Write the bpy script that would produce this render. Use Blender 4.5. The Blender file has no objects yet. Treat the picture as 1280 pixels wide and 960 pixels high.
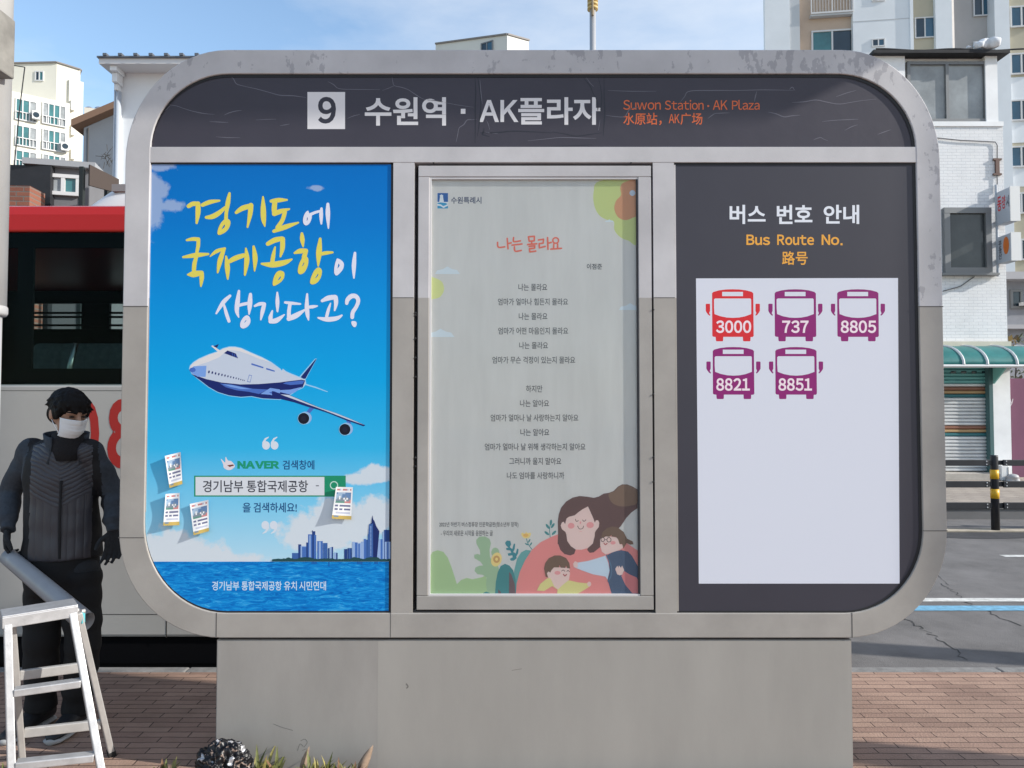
import bpy, bmesh, math, random
from mathutils import Vector, Matrix, noise
from mathutils.geometry import tessellate_polygon
R = math.radians
random.seed(7)
scene = bpy.context.scene
COL = scene.collection

# ------------------------------------------------------------------ camera, light, exposure
CAM = Vector((0.0, 0.0, 1.61)); PITCH = R(1.9); FPX = 924.4
cd = bpy.data.cameras.new('camera'); cam = bpy.data.objects.new('camera', cd); COL.objects.link(cam)
cam.location = CAM; cam.rotation_euler = (R(90) + PITCH, 0, 0)
cd.sensor_width = 36; cd.lens = FPX * 36 / 1280; cd.clip_start = .05; cd.clip_end = 2000
scene.camera = cam
SUN = Vector((4.4, -1.0, 2.2)).normalized()
w = bpy.data.worlds.new('World'); scene.world = w; w.use_nodes = True
nt = w.node_tree; nt.nodes.clear()
out = nt.nodes.new('ShaderNodeOutputWorld'); bg = nt.nodes.new('ShaderNodeBackground')
sky = nt.nodes.new('ShaderNodeTexSky'); sky.sky_type = 'NISHITA'; sky.sun_disc = False
sky.sun_elevation = math.asin(SUN.z); sky.sun_rotation = math.atan2(SUN.x, SUN.y)
sky.air_density = 1.25; sky.dust_density = 0.5; sky.ozone_density = 2.2
bg.inputs['Strength'].default_value = 0.15
# thin veil of cloud: real sky, by direction
tc = nt.nodes.new('ShaderNodeTexCoord'); mp = nt.nodes.new('ShaderNodeMapping'); mp.inputs['Scale'].default_value = (1.6, 1.6, 4.5)
mp.inputs['Location'].default_value = (.35, .1, .2)
nz = nt.nodes.new('ShaderNodeTexNoise'); nz.inputs['Scale'].default_value = 2.1; nz.inputs['Detail'].default_value = 9; nz.inputs['Roughness'].default_value = .58
sx = nt.nodes.new('ShaderNodeSeparateXYZ'); ma = nt.nodes.new('ShaderNodeMath'); ma.operation = 'MULTIPLY_ADD'
ma.inputs[1].default_value = .42
cr = nt.nodes.new('ShaderNodeValToRGB'); cr.color_ramp.elements[0].position = .26; cr.color_ramp.elements[1].position = .92; cr.color_ramp.elements[0].color = (.0, .0, .0, 1); cr.color_ramp.elements[1].color = (.9, .9, .9, 1)
mx = nt.nodes.new('ShaderNodeMix'); mx.data_type = 'RGBA'
mx.inputs['B'].default_value = (3.6, 3.85, 4.2, 1)
nt.links.new(tc.outputs['Generated'], mp.inputs['Vector']); nt.links.new(mp.outputs['Vector'], nz.inputs['Vector'])
nt.links.new(tc.outputs['Generated'], sx.inputs[0]); nt.links.new(sx.outputs['X'], ma.inputs[0]); nt.links.new(nz.outputs['Fac'], ma.inputs[2])
nt.links.new(ma.outputs[0], cr.inputs['Fac']); nt.links.new(cr.outputs['Color'], mx.inputs['Factor'])
nt.links.new(sky.outputs['Color'], mx.inputs['A']); nt.links.new(mx.outputs['Result'], bg.inputs['Color']); nt.links.new(bg.outputs['Background'], out.inputs['Surface'])
sd = bpy.data.lights.new('sun', 'SUN'); sd.energy = 3.7; sd.angle = R(.53); sd.color = (1, .955, .88)
so = bpy.data.objects.new('sun', sd); COL.objects.link(so); so.rotation_euler = SUN.to_track_quat('Z', 'Y').to_euler(); so.location = (20, -8, 15)
vs = scene.view_settings; vs.view_transform = 'Standard'; vs.look = 'None'; vs.gamma = 1; vs.exposure = 0.75; vs.use_curve_mapping = False

# ------------------------------------------------------------------ pixel -> world
def ray(x, y):
    u = (x - 640) / FPX; v = (480 - y) / FPX
    return Vector((u, math.cos(PITCH) - v * math.sin(PITCH), math.sin(PITCH) + v * math.cos(PITCH)))
def P(x, y, D):
    d = ray(x, y); return CAM + d * (D / d.y)
def G(x, y, z=0.0):
    d = ray(x, y); return CAM + d * ((z - CAM.z) / d.z)
def SX(x, D): return P(x, 430, D).x
def SZ(y, D): return P(640, y, D).z

# ------------------------------------------------------------------ materials
def lin(c): c /= 255; return c / 12.92 if c <= .04045 else ((c + .055) / 1.055) ** 2.4
KF = 1.05                                     # light on the sign's face relative to a white card
def PR(r, g, b): return tuple(min(.86, lin(c) / KF) for c in (r, g, b))
def nd(t, kind, **kw):
    n = t.nodes.new(kind)
    for k, v in kw.items():
        if k in n.inputs: n.inputs[k].default_value = v
        else: setattr(n, k, v)
    return n
MATS = {}
def mat(name, col, rough=.6, metal=0.0, var=.0, vscale=8.0, bump=.0, bscale=60.0, spec=.4, stretch=(1, 1, 1)):
    if name in MATS: return MATS[name]
    m = bpy.data.materials.new(name); m.use_nodes = True; MATS[name] = m
    t = m.node_tree; b = t.nodes['Principled BSDF']
    b.inputs['Base Color'].default_value = (*col, 1); b.inputs['Roughness'].default_value = rough
    b.inputs['Metallic'].default_value = metal; b.inputs['Specular IOR Level'].default_value = spec
    if var or bump:
        c = nd(t, 'ShaderNodeTexCoord'); mpn = nd(t, 'ShaderNodeMapping', Scale=stretch)
        t.links.new(c.outputs['Object'], mpn.inputs['Vector'])
    if var:
        n = nd(t, 'ShaderNodeTexNoise', Scale=vscale, Detail=8.0, Roughness=.62); t.links.new(mpn.outputs['Vector'], n.inputs['Vector'])
        r = nd(t, 'ShaderNodeValToRGB'); r.color_ramp.elements[0].position = .3; r.color_ramp.elements[1].position = .7
        r.color_ramp.elements[0].color = (*[max(0, x * (1 - var)) for x in col], 1); r.color_ramp.elements[1].color = (*[min(1, x * (1 + var * .7)) for x in col], 1)
        t.links.new(n.outputs['Fac'], r.inputs['Fac']); t.links.new(r.outputs['Color'], b.inputs['Base Color'])
    if bump:
        n2 = nd(t, 'ShaderNodeTexNoise', Scale=bscale, Detail=6.0); t.links.new(mpn.outputs['Vector'], n2.inputs['Vector'])
        bp = nd(t, 'ShaderNodeBump', Strength=bump, Distance=.01); t.links.new(n2.outputs['Fac'], bp.inputs['Height']); t.links.new(bp.outputs['Normal'], b.inputs['Normal'])
    return m
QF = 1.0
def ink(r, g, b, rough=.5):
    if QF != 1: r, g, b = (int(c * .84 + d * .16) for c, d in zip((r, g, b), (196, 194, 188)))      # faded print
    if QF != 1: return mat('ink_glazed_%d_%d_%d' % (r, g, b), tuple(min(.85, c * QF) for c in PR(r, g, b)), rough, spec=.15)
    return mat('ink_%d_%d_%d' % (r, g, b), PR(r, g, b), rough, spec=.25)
def brick_mat(name, c1, c2, mortar, bw, bh, ms, axes='XY', rough=.85, stain=.25, bump=.4, off=(0, 0, 0), stainscale=1.3, rot=0):
    m = bpy.data.materials.new(name); m.use_nodes = True; MATS[name] = m
    t = m.node_tree; b = t.nodes['Principled BSDF']; b.inputs['Roughness'].default_value = rough; b.inputs['Specular IOR Level'].default_value = .25
    c = nd(t, 'ShaderNodeTexCoord'); mpn = nd(t, 'ShaderNodeMapping'); mpn.inputs['Location'].default_value = off
    if axes == 'XZ': mpn.inputs['Rotation'].default_value = (R(-90), 0, rot)
    else: mpn.inputs['Rotation'].default_value = (0, 0, rot)
    t.links.new(c.outputs['Object'], mpn.inputs['Vector'])
    n0 = nd(t, 'ShaderNodeTexNoise', Scale=9.0, Detail=3.0); t.links.new(mpn.outputs['Vector'], n0.inputs['Vector'])
    vm = nd(t, 'ShaderNodeMix', data_type='RGBA', blend_type='LINEAR_LIGHT'); vm.inputs['Factor'].default_value = .006
    t.links.new(mpn.outputs['Vector'], vm.inputs['A']); t.links.new(n0.outputs['Color'], vm.inputs['B'])
    k = nd(t, 'ShaderNodeTexBrick', Scale=1.0); k.inputs['Brick Width'].default_value = bw; k.inputs['Row Height'].default_value = bh
    k.inputs['Mortar Size'].default_value = ms; k.inputs['Mortar Smooth'].default_value = .35; k.inputs['Bias'].default_value = -.1
    k.inputs['Color1'].default_value = (*c1, 1); k.inputs['Color2'].default_value = (*c2, 1); k.inputs['Mortar'].default_value = (*mortar, 1)
    t.links.new(vm.outputs['Result'], k.inputs['Vector'])
    n = nd(t, 'ShaderNodeTexNoise', Scale=stainscale, Detail=10.0, Roughness=.65); t.links.new(mpn.outputs['Vector'], n.inputs['Vector'])
    r = nd(t, 'ShaderNodeValToRGB'); r.color_ramp.elements[0].position = .3; r.color_ramp.elements[1].position = .72
    r.color_ramp.elements[0].color = (1 - stain, 1 - stain, 1 - stain, 1); r.color_ramp.elements[1].color = (1, 1, 1, 1)
    t.links.new(n.outputs['Fac'], r.inputs['Fac'])
    mm = nd(t, 'ShaderNodeMix', data_type='RGBA', blend_type='MULTIPLY'); mm.inputs['Factor'].default_value = 1
    t.links.new(k.outputs['Color'], mm.inputs['A']); t.links.new(r.outputs['Color'], mm.inputs['B']); t.links.new(mm.outputs['Result'], b.inputs['Base Color'])
    n3 = nd(t, 'ShaderNodeTexNoise', Scale=90.0, Detail=4.0); t.links.new(mpn.outputs['Vector'], n3.inputs['Vector'])
    ad = nd(t, 'ShaderNodeMath', operation='MULTIPLY_ADD'); ad.inputs[1].default_value = -1.0
    t.links.new(k.outputs['Fac'], ad.inputs[0]); t.links.new(n3.outputs['Fac'], ad.inputs[2])
    bp = nd(t, 'ShaderNodeBump', Strength=bump, Distance=.006); t.links.new(ad.outputs[0], bp.inputs['Height']); t.links.new(bp.outputs['Normal'], b.inputs['Normal'])
    return m
def glass_mat(name, tint, refl=.5, rough=.03, thru=.5):
    m = bpy.data.materials.new(name); m.use_nodes = True; MATS[name] = m
    t = m.node_tree; t.nodes.clear(); o = nd(t, 'ShaderNodeOutputMaterial')
    tr = nd(t, 'ShaderNodeBsdfTransparent'); tr.inputs['Color'].default_value = (*[c * thru for c in tint], 1)
    gl = nd(t, 'ShaderNodeBsdfGlossy'); gl.inputs['Roughness'].default_value = rough; gl.inputs['Color'].default_value = (.9, .95, 1, 1)
    fr0 = nd(t, 'ShaderNodeFresnel', IOR=1.45); fr = nd(t, 'ShaderNodeMath', operation='MULTIPLY'); fr.inputs[1].default_value = refl; t.links.new(fr0.outputs[0], fr.inputs[0]); mxn = nd(t, 'ShaderNodeMixShader')
    t.links.new(fr.outputs[0], mxn.inputs[0]); t.links.new(tr.outputs[0], mxn.inputs[1]); t.links.new(gl.outputs[0], mxn.inputs[2]); t.links.new(mxn.outputs[0], o.inputs[0])
    return m
def frame_mat(name, zcut, up, lo, peel):
    """two-tone paint with a joint at height zcut; the upper coat peels in patches along the top and the right-hand arc"""
    m = bpy.data.materials.new(name); m.use_nodes = True; MATS[name] = m
    t = m.node_tree; b = t.nodes['Principled BSDF']; b.inputs['Roughness'].default_value = .5; b.inputs['Specular IOR Level'].default_value = .35
    g = nd(t, 'ShaderNodeTexCoord'); s = nd(t, 'ShaderNodeSeparateXYZ'); t.links.new(g.outputs['Object'], s.inputs[0])
    gt = nd(t, 'ShaderNodeMath', operation='GREATER_THAN'); gt.inputs[1].default_value = zcut; t.links.new(s.outputs['Z'], gt.inputs[0])
    n = nd(t, 'ShaderNodeTexNoise', Scale=3.0, Detail=8.0, Roughness=.6); t.links.new(g.outputs['Object'], n.inputs['Vector'])
    r = nd(t, 'ShaderNodeValToRGB'); r.color_ramp.elements[0].color = (.86, .86, .86, 1); r.color_ramp.elements[1].color = (1.05, 1.05, 1.05, 1)
    r.color_ramp.elements[0].position = .35; r.color_ramp.elements[1].position = .65; t.links.new(n.outputs['Fac'], r.inputs['Fac'])
    upc = nd(t, 'ShaderNodeMix', data_type='RGBA'); upc.inputs['A'].default_value = (*up, 1); upc.inputs['B'].default_value = (up[0] * .74, up[1] * .74, up[2] * .76, 1); upc.inputs['Factor'].default_value = 0
    if peel:
        mpn = nd(t, 'ShaderNodeMapping', Scale=(1, 1, .55)); t.links.new(g.outputs['Object'], mpn.inputs['Vector'])
        pn = nd(t, 'ShaderNodeTexNoise', Scale=24.0, Detail=9.0, Roughness=.62); t.links.new(mpn.outputs['Vector'], pn.inputs['Vector'])
        big = nd(t, 'ShaderNodeTexNoise', Scale=2.6, Detail=1.0); t.links.new(g.outputs['Object'], big.inputs['Vector'])
        # more peeling to the right of the middle, none on the left upright
        mr = nd(t, 'ShaderNodeMapRange'); mr.inputs['From Min'].default_value = -.6; mr.inputs['From Max'].default_value = 1.7; mr.inputs['To Min'].default_value = -.15; mr.inputs['To Max'].default_value = .0
        t.links.new(s.outputs['X'], mr.inputs['Value'])
        mz = nd(t, 'ShaderNodeMapRange'); mz.inputs['From Min'].default_value = 1.9; mz.inputs['From Max'].default_value = 3.0; mz.inputs['To Min'].default_value = -.12; mz.inputs['To Max'].default_value = .012
        t.links.new(s.outputs['Z'], mz.inputs['Value'])
        a1 = nd(t, 'ShaderNodeMath', operation='ADD'); a2 = nd(t, 'ShaderNodeMath', operation='MULTIPLY_ADD'); a2.inputs[1].default_value = .55; a3 = nd(t, 'ShaderNodeMath', operation='ADD')
        t.links.new(pn.outputs['Fac'], a1.inputs[0]); t.links.new(mr.outputs[0], a1.inputs[1])
        t.links.new(big.outputs['Fac'], a2.inputs[0]); t.links.new(a1.outputs[0], a2.inputs[2])
        t.links.new(a2.outputs[0], a3.inputs[0]); t.links.new(mz.outputs[0], a3.inputs[1])
        pr = nd(t, 'ShaderNodeValToRGB'); pr.color_ramp.elements[0].position = .80; pr.color_ramp.elements[1].position = .815
        t.links.new(a3.outputs[0], pr.inputs['Fac']); t.links.new(pr.outputs['Color'], upc.inputs['Factor'])
    mxn = nd(t, 'ShaderNodeMix', data_type='RGBA'); mxn.inputs['A'].default_value = (*lo, 1); t.links.new(upc.outputs['Result'], mxn.inputs['B']); t.links.new(gt.outputs[0], mxn.inputs['Factor'])
    ml = nd(t, 'ShaderNodeMix', data_type='RGBA', blend_type='MULTIPLY'); ml.inputs['Factor'].default_value = 1
    t.links.new(mxn.outputs['Result'], ml.inputs['A']); t.links.new(r.outputs['Color'], ml.inputs['B']); t.links.new(ml.outputs['Result'], b.inputs['Base Color'])
    n2 = nd(t, 'ShaderNodeTexNoise', Scale=240.0, Detail=3.0); t.links.new(g.outputs['Object'], n2.inputs['Vector'])
    bp = nd(t, 'ShaderNodeBump', Strength=.12, Distance=.003); t.links.new(n2.outputs['Fac'], bp.inputs['Height']); t.links.new(bp.outputs['Normal'], b.inputs['Normal'])
    return m

# ------------------------------------------------------------------ objects
ORG = {}
def tag(o, label=None, cat=None, group=None, kind=None):
    if label: o['label'] = label
    if cat: o['category'] = cat
    if group: o['group'] = group
    if kind: o['kind'] = kind
    return o
def thing(name, label, cat, loc=(0, 0, 0), group=None):
    o = bpy.data.objects.new(name, None); COL.objects.link(o); o.location = loc; o.empty_display_size = .1
    ORG[o.name] = Vector(loc); return tag(o, label, cat, group)
def link(name, vs_, fs, mats, parent=None, mi=None, smooth=False, origin=None):
    o0 = ORG[parent.name] if parent else (Vector(origin) if origin is not None else Vector((0, 0, 0)))
    me = bpy.data.meshes.new(name); me.from_pydata([tuple(Vector(v) - o0) for v in vs_], [], fs)
    for m in (mats if isinstance(mats, (list, tuple)) else [mats]): me.materials.append(m)
    if mi: me.polygons.foreach_set('material_index', mi)
    if smooth: me.polygons.foreach_set('use_smooth', [True] * len(me.polygons))
    me.update(); o = bpy.data.objects.new(name, me); COL.objects.link(o)
    if parent: o.parent = parent
    else: o.location = o0
    ORG[o.name] = o0
    return o
def bevel(o, w_, seg=2):
    b = o.modifiers.new('bevel', 'BEVEL'); b.width = w_; b.segments = seg; b.limit_method = 'ANGLE'; b.angle_limit = R(40); return o
class MB:
    def __init__(s): s.v = []; s.f = []; s.m = []; s.mats = []
    def mi(s, m):
        if m not in s.mats: s.mats.append(m)
        return s.mats.index(m)
    def add(s, vs_, fs, m):
        o = len(s.v); s.v += [Vector(v) for v in vs_]; k = s.mi(m)
        for f in fs: s.f.append([i + o for i in f]); s.m.append(k)
    def box(s, x0, x1, y0, y1, z0, z1, m):
        s.add([(x0, y0, z0), (x1, y0, z0), (x1, y1, z0), (x0, y1, z0), (x0, y0, z1), (x1, y0, z1), (x1, y1, z1), (x0, y1, z1)],
              [(0, 3, 2, 1), (4, 5, 6, 7), (0, 1, 5, 4), (1, 2, 6, 5), (2, 3, 7, 6), (3, 0, 4, 7)], m); return s
    def bx(s, pl, u0, u1, w0, w1, z0, z1, m):
        c = [pl.pt(u, ww, z) for z in (z0, z1) for u, ww in ((u0, w1), (u1, w1), (u1, w0), (u0, w0))]
        s.add(c, [(0, 3, 2, 1), (4, 5, 6, 7), (0, 1, 5, 4), (1, 2, 6, 5), (2, 3, 7, 6), (3, 0, 4, 7)], m); return s
    def bar(s, a, b, wd, th, m, up=(0, 0, 1)):
        a = Vector(a); b = Vector(b); d = (b - a).normalized(); upv = Vector(up)
        if abs(d.dot(upv)) > .98: upv = Vector((0, 1, 0))
        sd_ = d.cross(upv).normalized() * wd / 2; u2 = sd_.cross(d).normalized() * th / 2
        s.add([a - sd_ - u2, a + sd_ - u2, a + sd_ + u2, a - sd_ + u2, b - sd_ - u2, b + sd_ - u2, b + sd_ + u2, b - sd_ + u2],
              [(0, 3, 2, 1), (4, 5, 6, 7), (0, 1, 5, 4), (1, 2, 6, 5), (2, 3, 7, 6), (3, 0, 4, 7)], m); return s
    def tube(s, pts, rad, m, n=12, cap=True, sq=1.0):
        pts = [Vector(p) for p in pts]; rad = rad if isinstance(rad, (list, tuple)) else [rad] * len(pts)
        rings = []; prev = None
        for i, p in enumerate(pts):
            d = (pts[min(i + 1, len(pts) - 1)] - pts[max(i - 1, 0)]).normalized()
            ref = prev if prev is not None else (Vector((0, 1, 0)) if abs(d.y) < .9 else Vector((1, 0, 0)))
            a = (ref - d * ref.dot(d)).normalized(); prev = a; b = d.cross(a)
            rings.append([p + (a * math.cos(2 * math.pi * k / n) * sq + b * math.sin(2 * math.pi * k / n)) * rad[i] for k in range(n)])
        vs_ = [v for r_ in rings for v in r_]; fs = []
        for i in range(len(pts) - 1):
            for k in range(n): fs.append((i * n + k, i * n + (k + 1) % n, (i + 1) * n + (k + 1) % n, (i + 1) * n + k))
        if cap: fs.append(tuple(range(n - 1, -1, -1))); fs.append(tuple((len(pts) - 1) * n + k for k in range(n)))
        s.add(vs_, fs, m); return s
    def prism(s, poly, y0, y1, m):      # poly: (x,z) list, extruded in y
        n = len(poly); vs_ = [(x, y0, z) for x, z in poly] + [(x, y1, z) for x, z in poly]
        s.add(vs_, [tuple(range(n)), tuple(range(2 * n - 1, n - 1, -1))] + [(i, i + n, (i + 1) % n + n, (i + 1) % n) for i in range(n)], m); return s
    def sphere(s, c, r, m, nu=16, nv=10, mtx=None):
        c = Vector(c); r = r if isinstance(r, (tuple, list)) else (r, r, r); vs_ = []; fs = []
        for j in range(nv + 1):
            th = math.pi * j / nv
            for i in range(nu):
                ph = 2 * math.pi * i / nu; q = Vector((r[0] * math.sin(th) * math.cos(ph), r[1] * math.sin(th) * math.sin(ph), r[2] * math.cos(th)))
                vs_.append(c + (mtx @ q if mtx else q))
        for j in range(nv):
            for i in range(nu): fs.append((j * nu + i, (j + 1) * nu + i, (j + 1) * nu + (i + 1) % nu, j * nu + (i + 1) % nu))
        s.add(vs_, fs, m); return s
    def loft(s, rings, m, cap=True):
        n = len(rings[0]); vs_ = [v for r_ in rings for v in r_]; fs = []
        for i in range(len(rings) - 1):
            for k in range(n): fs.append((i * n + k, i * n + (k + 1) % n, (i + 1) * n + (k + 1) % n, (i + 1) * n + k))
        if cap: fs.append(tuple(range(n - 1, -1, -1))); fs.append(tuple((len(rings) - 1) * n + k for k in range(n)))
        s.add(vs_, fs, m); return s
    def build(s, name, parent=None, smooth=False, origin=None):
        return link(name, s.v, s.f, s.mats, parent, s.m, smooth, origin)
class Plane:
    """a facade: origin o (at ground), u along it, n out towards the viewer"""
    def __init__(s, x, D, ang, z=0.0):
        s.o = P(x, 510, D); s.o.z = z; s.u = Vector((math.cos(ang), math.sin(ang), 0)); s.n = Vector((math.sin(ang), -math.cos(ang), 0))
    def pt(s, u, w_, z): return Vector((s.o.x, s.o.y, 0)) + s.u * u + s.n * w_ + Vector((0, 0, z))
    def uv(s, x, y, w_=0.0):
        d = ray(x, y); o = s.o + s.n * w_; t = (o - CAM).dot(s.n) / d.dot(s.n); p = CAM + d * t
        return (p - s.o).dot(s.u), p.z
    def rect(s, x0, y0, x1, y1, w_=0.0):
        ym = (y0 + y1) / 2; xm = (x0 + x1) / 2
        return s.uv(x0, ym, w_)[0], s.uv(x1, ym, w_)[0], s.uv(xm, y1, w_)[1], s.uv(xm, y0, w_)[1]

# ---- flat printed artwork: every picture is coloured sheet on the printed face, layer on layer
def catmull(pts, n=6, closed=True):
    out_ = []; N = len(pts)
    for i in range(N if closed else N - 1):
        p = [pts[(i + k) % N] if closed else pts[max(0, min(N - 1, i + k))] for k in (-1, 0, 1, 2)]
        for j in range(n):
            t = j / n
            out_.append(tuple(.5 * (2 * p[1][a] + (p[2][a] - p[0][a]) * t + (2 * p[0][a] - 5 * p[1][a] + 4 * p[2][a] - p[3][a]) * t * t + (3 * p[1][a] - p[0][a] - 3 * p[2][a] + p[3][a]) * t ** 3) for a in range(len(pts[0]))))
    if not closed: out_.append(tuple(pts[-1]))
    return out_
TXT = {}
def glyphs(body, bold):
    k = (body, bold)
    if k not in TXT and body.isascii() and len(body.strip()) and body.replace(' ', '').replace('.', '').isalnum():
        # plain Latin is set letter by letter in the same face as the Hangul
        V = []; F = []; x = 0.0
        for ch in body:
            if ch == ' ': x += .26; continue
            gv, gf = glyphs(chr(ord(ch) + 0xFEE0), bold); l_ = min(v[0] for v in gv); r_ = max(v[0] for v in gv); o = len(V)
            V += [(v[0] - l_ + x, v[1], 0) for v in gv]; F += [tuple(i + o for i in f) for f in gf]; x += r_ - l_ + (.055 if bold < .05 else -.03)
        TXT[k] = (V, F)
    if k not in TXT:
        c = bpy.data.curves.new('lettering', 'FONT'); c.body = body; c.fill_mode = 'FRONT'; c.offset = bold; c.resolution_u = 4
        o = bpy.data.objects.new('lettering', c); COL.objects.link(o)
        m = bpy.data.meshes.new_from_object(o.evaluated_get(bpy.context.evaluated_depsgraph_get()))
        TXT[k] = ([tuple(v.co) for v in m.vertices], [tuple(p.vertices) for p in m.polygons])
        bpy.data.objects.remove(o); bpy.data.curves.remove(c); bpy.data.meshes.remove(m)
    return TXT[k]
class Art:
    def __init__(s, D): s.D = D; s.b = MB(); s.lay = 1
    def pt(s, x, y, lay): return P(x, y, s.D - lay * 5e-5)
    def poly(s, pts, m, holes=(), smooth=False, xf=None, lay=None, n=6):
        lay = lay if lay is not None else s.lay
        rings = [list(pts)] + [list(h) for h in holes]
        if xf: rings = [[xf(*p) for p in r_] for r_ in rings]
        if smooth: rings = [catmull(r_, n) for r_ in rings]
        tri = tessellate_polygon([[Vector((x, y, 0)) for x, y in r_] for r_ in rings])
        s.b.add([s.pt(x, y, lay) for r_ in rings for x, y in r_], tri, m); return s
    def rect(s, x0, y0, x1, y1, m, lay=None, xf=None): return s.poly([(x0, y0), (x1, y0), (x1, y1), (x0, y1)], m, lay=lay, xf=xf)
    def ell(s, cx, cy, rx, ry, m, rot=0, lay=None, n=28, xf=None, hole=None):
        def e(k): return [(cx + k * rx * math.cos(a) * math.cos(rot) - k * ry * math.sin(a) * math.sin(rot), cy + k * rx * math.cos(a) * math.sin(rot) + k * ry * math.sin(a) * math.cos(rot)) for a in [2 * math.pi * i / n for i in range(n)]]
        return s.poly(e(1), m, holes=[e(hole)] if hole else (), lay=lay, xf=xf)
    def stroke(s, pts, ws, m, xf=None, sc=1.0, lay=None):
        ws = ws if isinstance(ws, (list, tuple)) else [ws] * len(pts)
        q = [(*(xf(*p) if xf else p), w_ * sc) for p, w_ in zip(pts, ws)]
        c = catmull(q, 6, closed=False) if len(q) > 2 else q
        L = []; Rr = []
        for i, (x, y, w_) in enumerate(c):
            a = c[max(0, i - 1)]; b = c[min(len(c) - 1, i + 1)]; dx, dy = b[0] - a[0], b[1] - a[1]; l_ = math.hypot(dx, dy) or 1; nx, ny = -dy / l_, dx / l_
            L.append((x + nx * w_ / 2, y + ny * w_ / 2)); Rr.append((x - nx * w_ / 2, y - ny * w_ / 2))
        def cap(i, j):
            x, y, w_ = c[i]; dx, dy = c[i][0] - c[j][0], c[i][1] - c[j][1]; a0 = math.atan2(dy, dx)
            return [(x + w_ / 2 * math.cos(a0 + t), y + w_ / 2 * math.sin(a0 + t)) for t in (R(60), R(30), 0, R(-30), R(-60))]
        # quads along the stroke then two caps: nothing overlaps within one stroke
        lay = lay if lay is not None else s.lay
        vs_ = [s.pt(x, y, lay) for x, y in L + Rr]; n = len(L)
        s.b.add(vs_, [(i, i + 1, n + i + 1, n + i) for i in range(n - 1)], m)
        e = cap(-1, -2); s.b.add([s.pt(x, y, lay) for x, y in [L[-1]] + e + [Rr[-1]]], [tuple(range(len(e) + 2))], m)
        e = cap(0, 1); s.b.add([s.pt(x, y, lay) for x, y in [Rr[0]] + e + [L[0]]], [tuple(range(len(e) + 2))], m)
        return s
    def text(s, body, x0, y0, x1, y1, m, bold=0.0, lay=None, slant=0.0):
        vs_, fs = glyphs(body, bold); lay = lay if lay is not None else s.lay
        ax, bx_ = min(v[0] for v in vs_), max(v[0] for v in vs_); ay, by = min(v[1] for v in vs_), max(v[1] for v in vs_)
        pts = []
        for v in vs_:
            tx = (v[0] - ax) / (bx_ - ax); ty = (v[1] - ay) / (by - ay)
            pts.append(s.pt(x0 + tx * (x1 - x0) + slant * (ty - .5) * (y1 - y0), y1 + ty * (y0 - y1), lay))
        s.b.add(pts, fs, m); return s
    def build(s, name, parent): return s.b.build(name, parent)

def words(D, name, parent, items):
    """each printed word is a part of its own"""
    for t_, x0, y0, x1, y1, m, bold in items:
        a_ = Art(D); a_.text(t_, x0, y0, x1, y1, m, bold, lay=5); a_.build(name, parent)
# ------------------------------------------------------------------ ground, road, pavements
road = mat('asphalt', (.145, .139, .138), .9, var=.28, vscale=2.2, bump=.5, bscale=150)
roadd = mat('asphalt_repair', (.045, .045, .05), .9, var=.3, vscale=6, bump=.4, bscale=120)
kerbm = mat('granite', (.21, .205, .20), .8, var=.3, vscale=14, bump=.3, bscale=90)
white_paint = mat('road_paint_white', (.58, .58, .56), .8, var=.35, vscale=18)
blue_paint = mat('road_paint_blue', (.15, .36, .52), .8, var=.35, vscale=16)
brick = brick_mat('pavement_bricks', (.42, .28, .215), (.32, .205, .16), (.08, .055, .047), .245, .0575, .0032, stain=.40, bump=.6, stainscale=1.7)
brick_far = brick_mat('far_pavement_bricks', (.40, .345, .29), (.33, .285, .245), (.2, .17, .15), .3, .3, .01, stain=.25)
soilm = mat('soil', (.10, .075, .055), .95, var=.5, vscale=20, bump=.8, bscale=40)
def sheet(name, x0, x1, y0, y1, z, m, th=None, kind='structure'):
    b = MB()
    if th: b.box(x0, x1, y0, y1, z - th, z, m)
    else: b.add([(x0, y0, z), (x1, y0, z), (x1, y1, z), (x0, y1, z)], [(0, 1, 2, 3)], m)
    o = b.build(name); o['kind'] = kind; return o
sheet('ground', -300, 300, -60, 600, -.155, mat('ground_concrete', (.2, .195, .19), .95, var=.3, vscale=.5))
sheet('road', -60, 60, 4.45, 12.4, -.13, road)
sheet('pavement', -60, 60, -25, 4.572, 0, brick, .14)
bb = MB()
for i in range(-30, 30): bb.box(i * 1.0 + .001, i * 1.0 + .999, 4.575, 4.66, -.14, .004, kerbm)
o = bevel(bb.build('kerb'), .012); o['kind'] = 'structure'
sheet('far_pavement', -60, 60, 12.26, 60, 0, brick_far, .14)
bb = MB()
for i in range(-30, 30): bb.box(i * 1.0 + .004, i * 1.0 + .996, 12.1, 12.257, -.14, .005, kerbm)
o = bevel(bb.build('far_kerb'), .015); o['kind'] = 'structure'
bb = MB(); bb.add([(x, y, -.126) for x, y in ((-40, 6.72), (40, 6.72), (40, 6.84), (-40, 6.84))], [(0, 1, 2, 3)], white_paint)
bb.add([(x, y, -.126) for x, y in ((5.78, 8.72), (9.0, 8.72), (9.0, 8.84), (5.78, 8.84))], [(0, 1, 2, 3)], white_paint)
bb.add([(x, y, -.126) for x, y in ((-40, 6.42), (40, 6.42), (40, 6.58), (-40, 6.58))], [(0, 1, 2, 3)], blue_paint)
o = bb.build('road_markings'); o['kind'] = 'structure'
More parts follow.
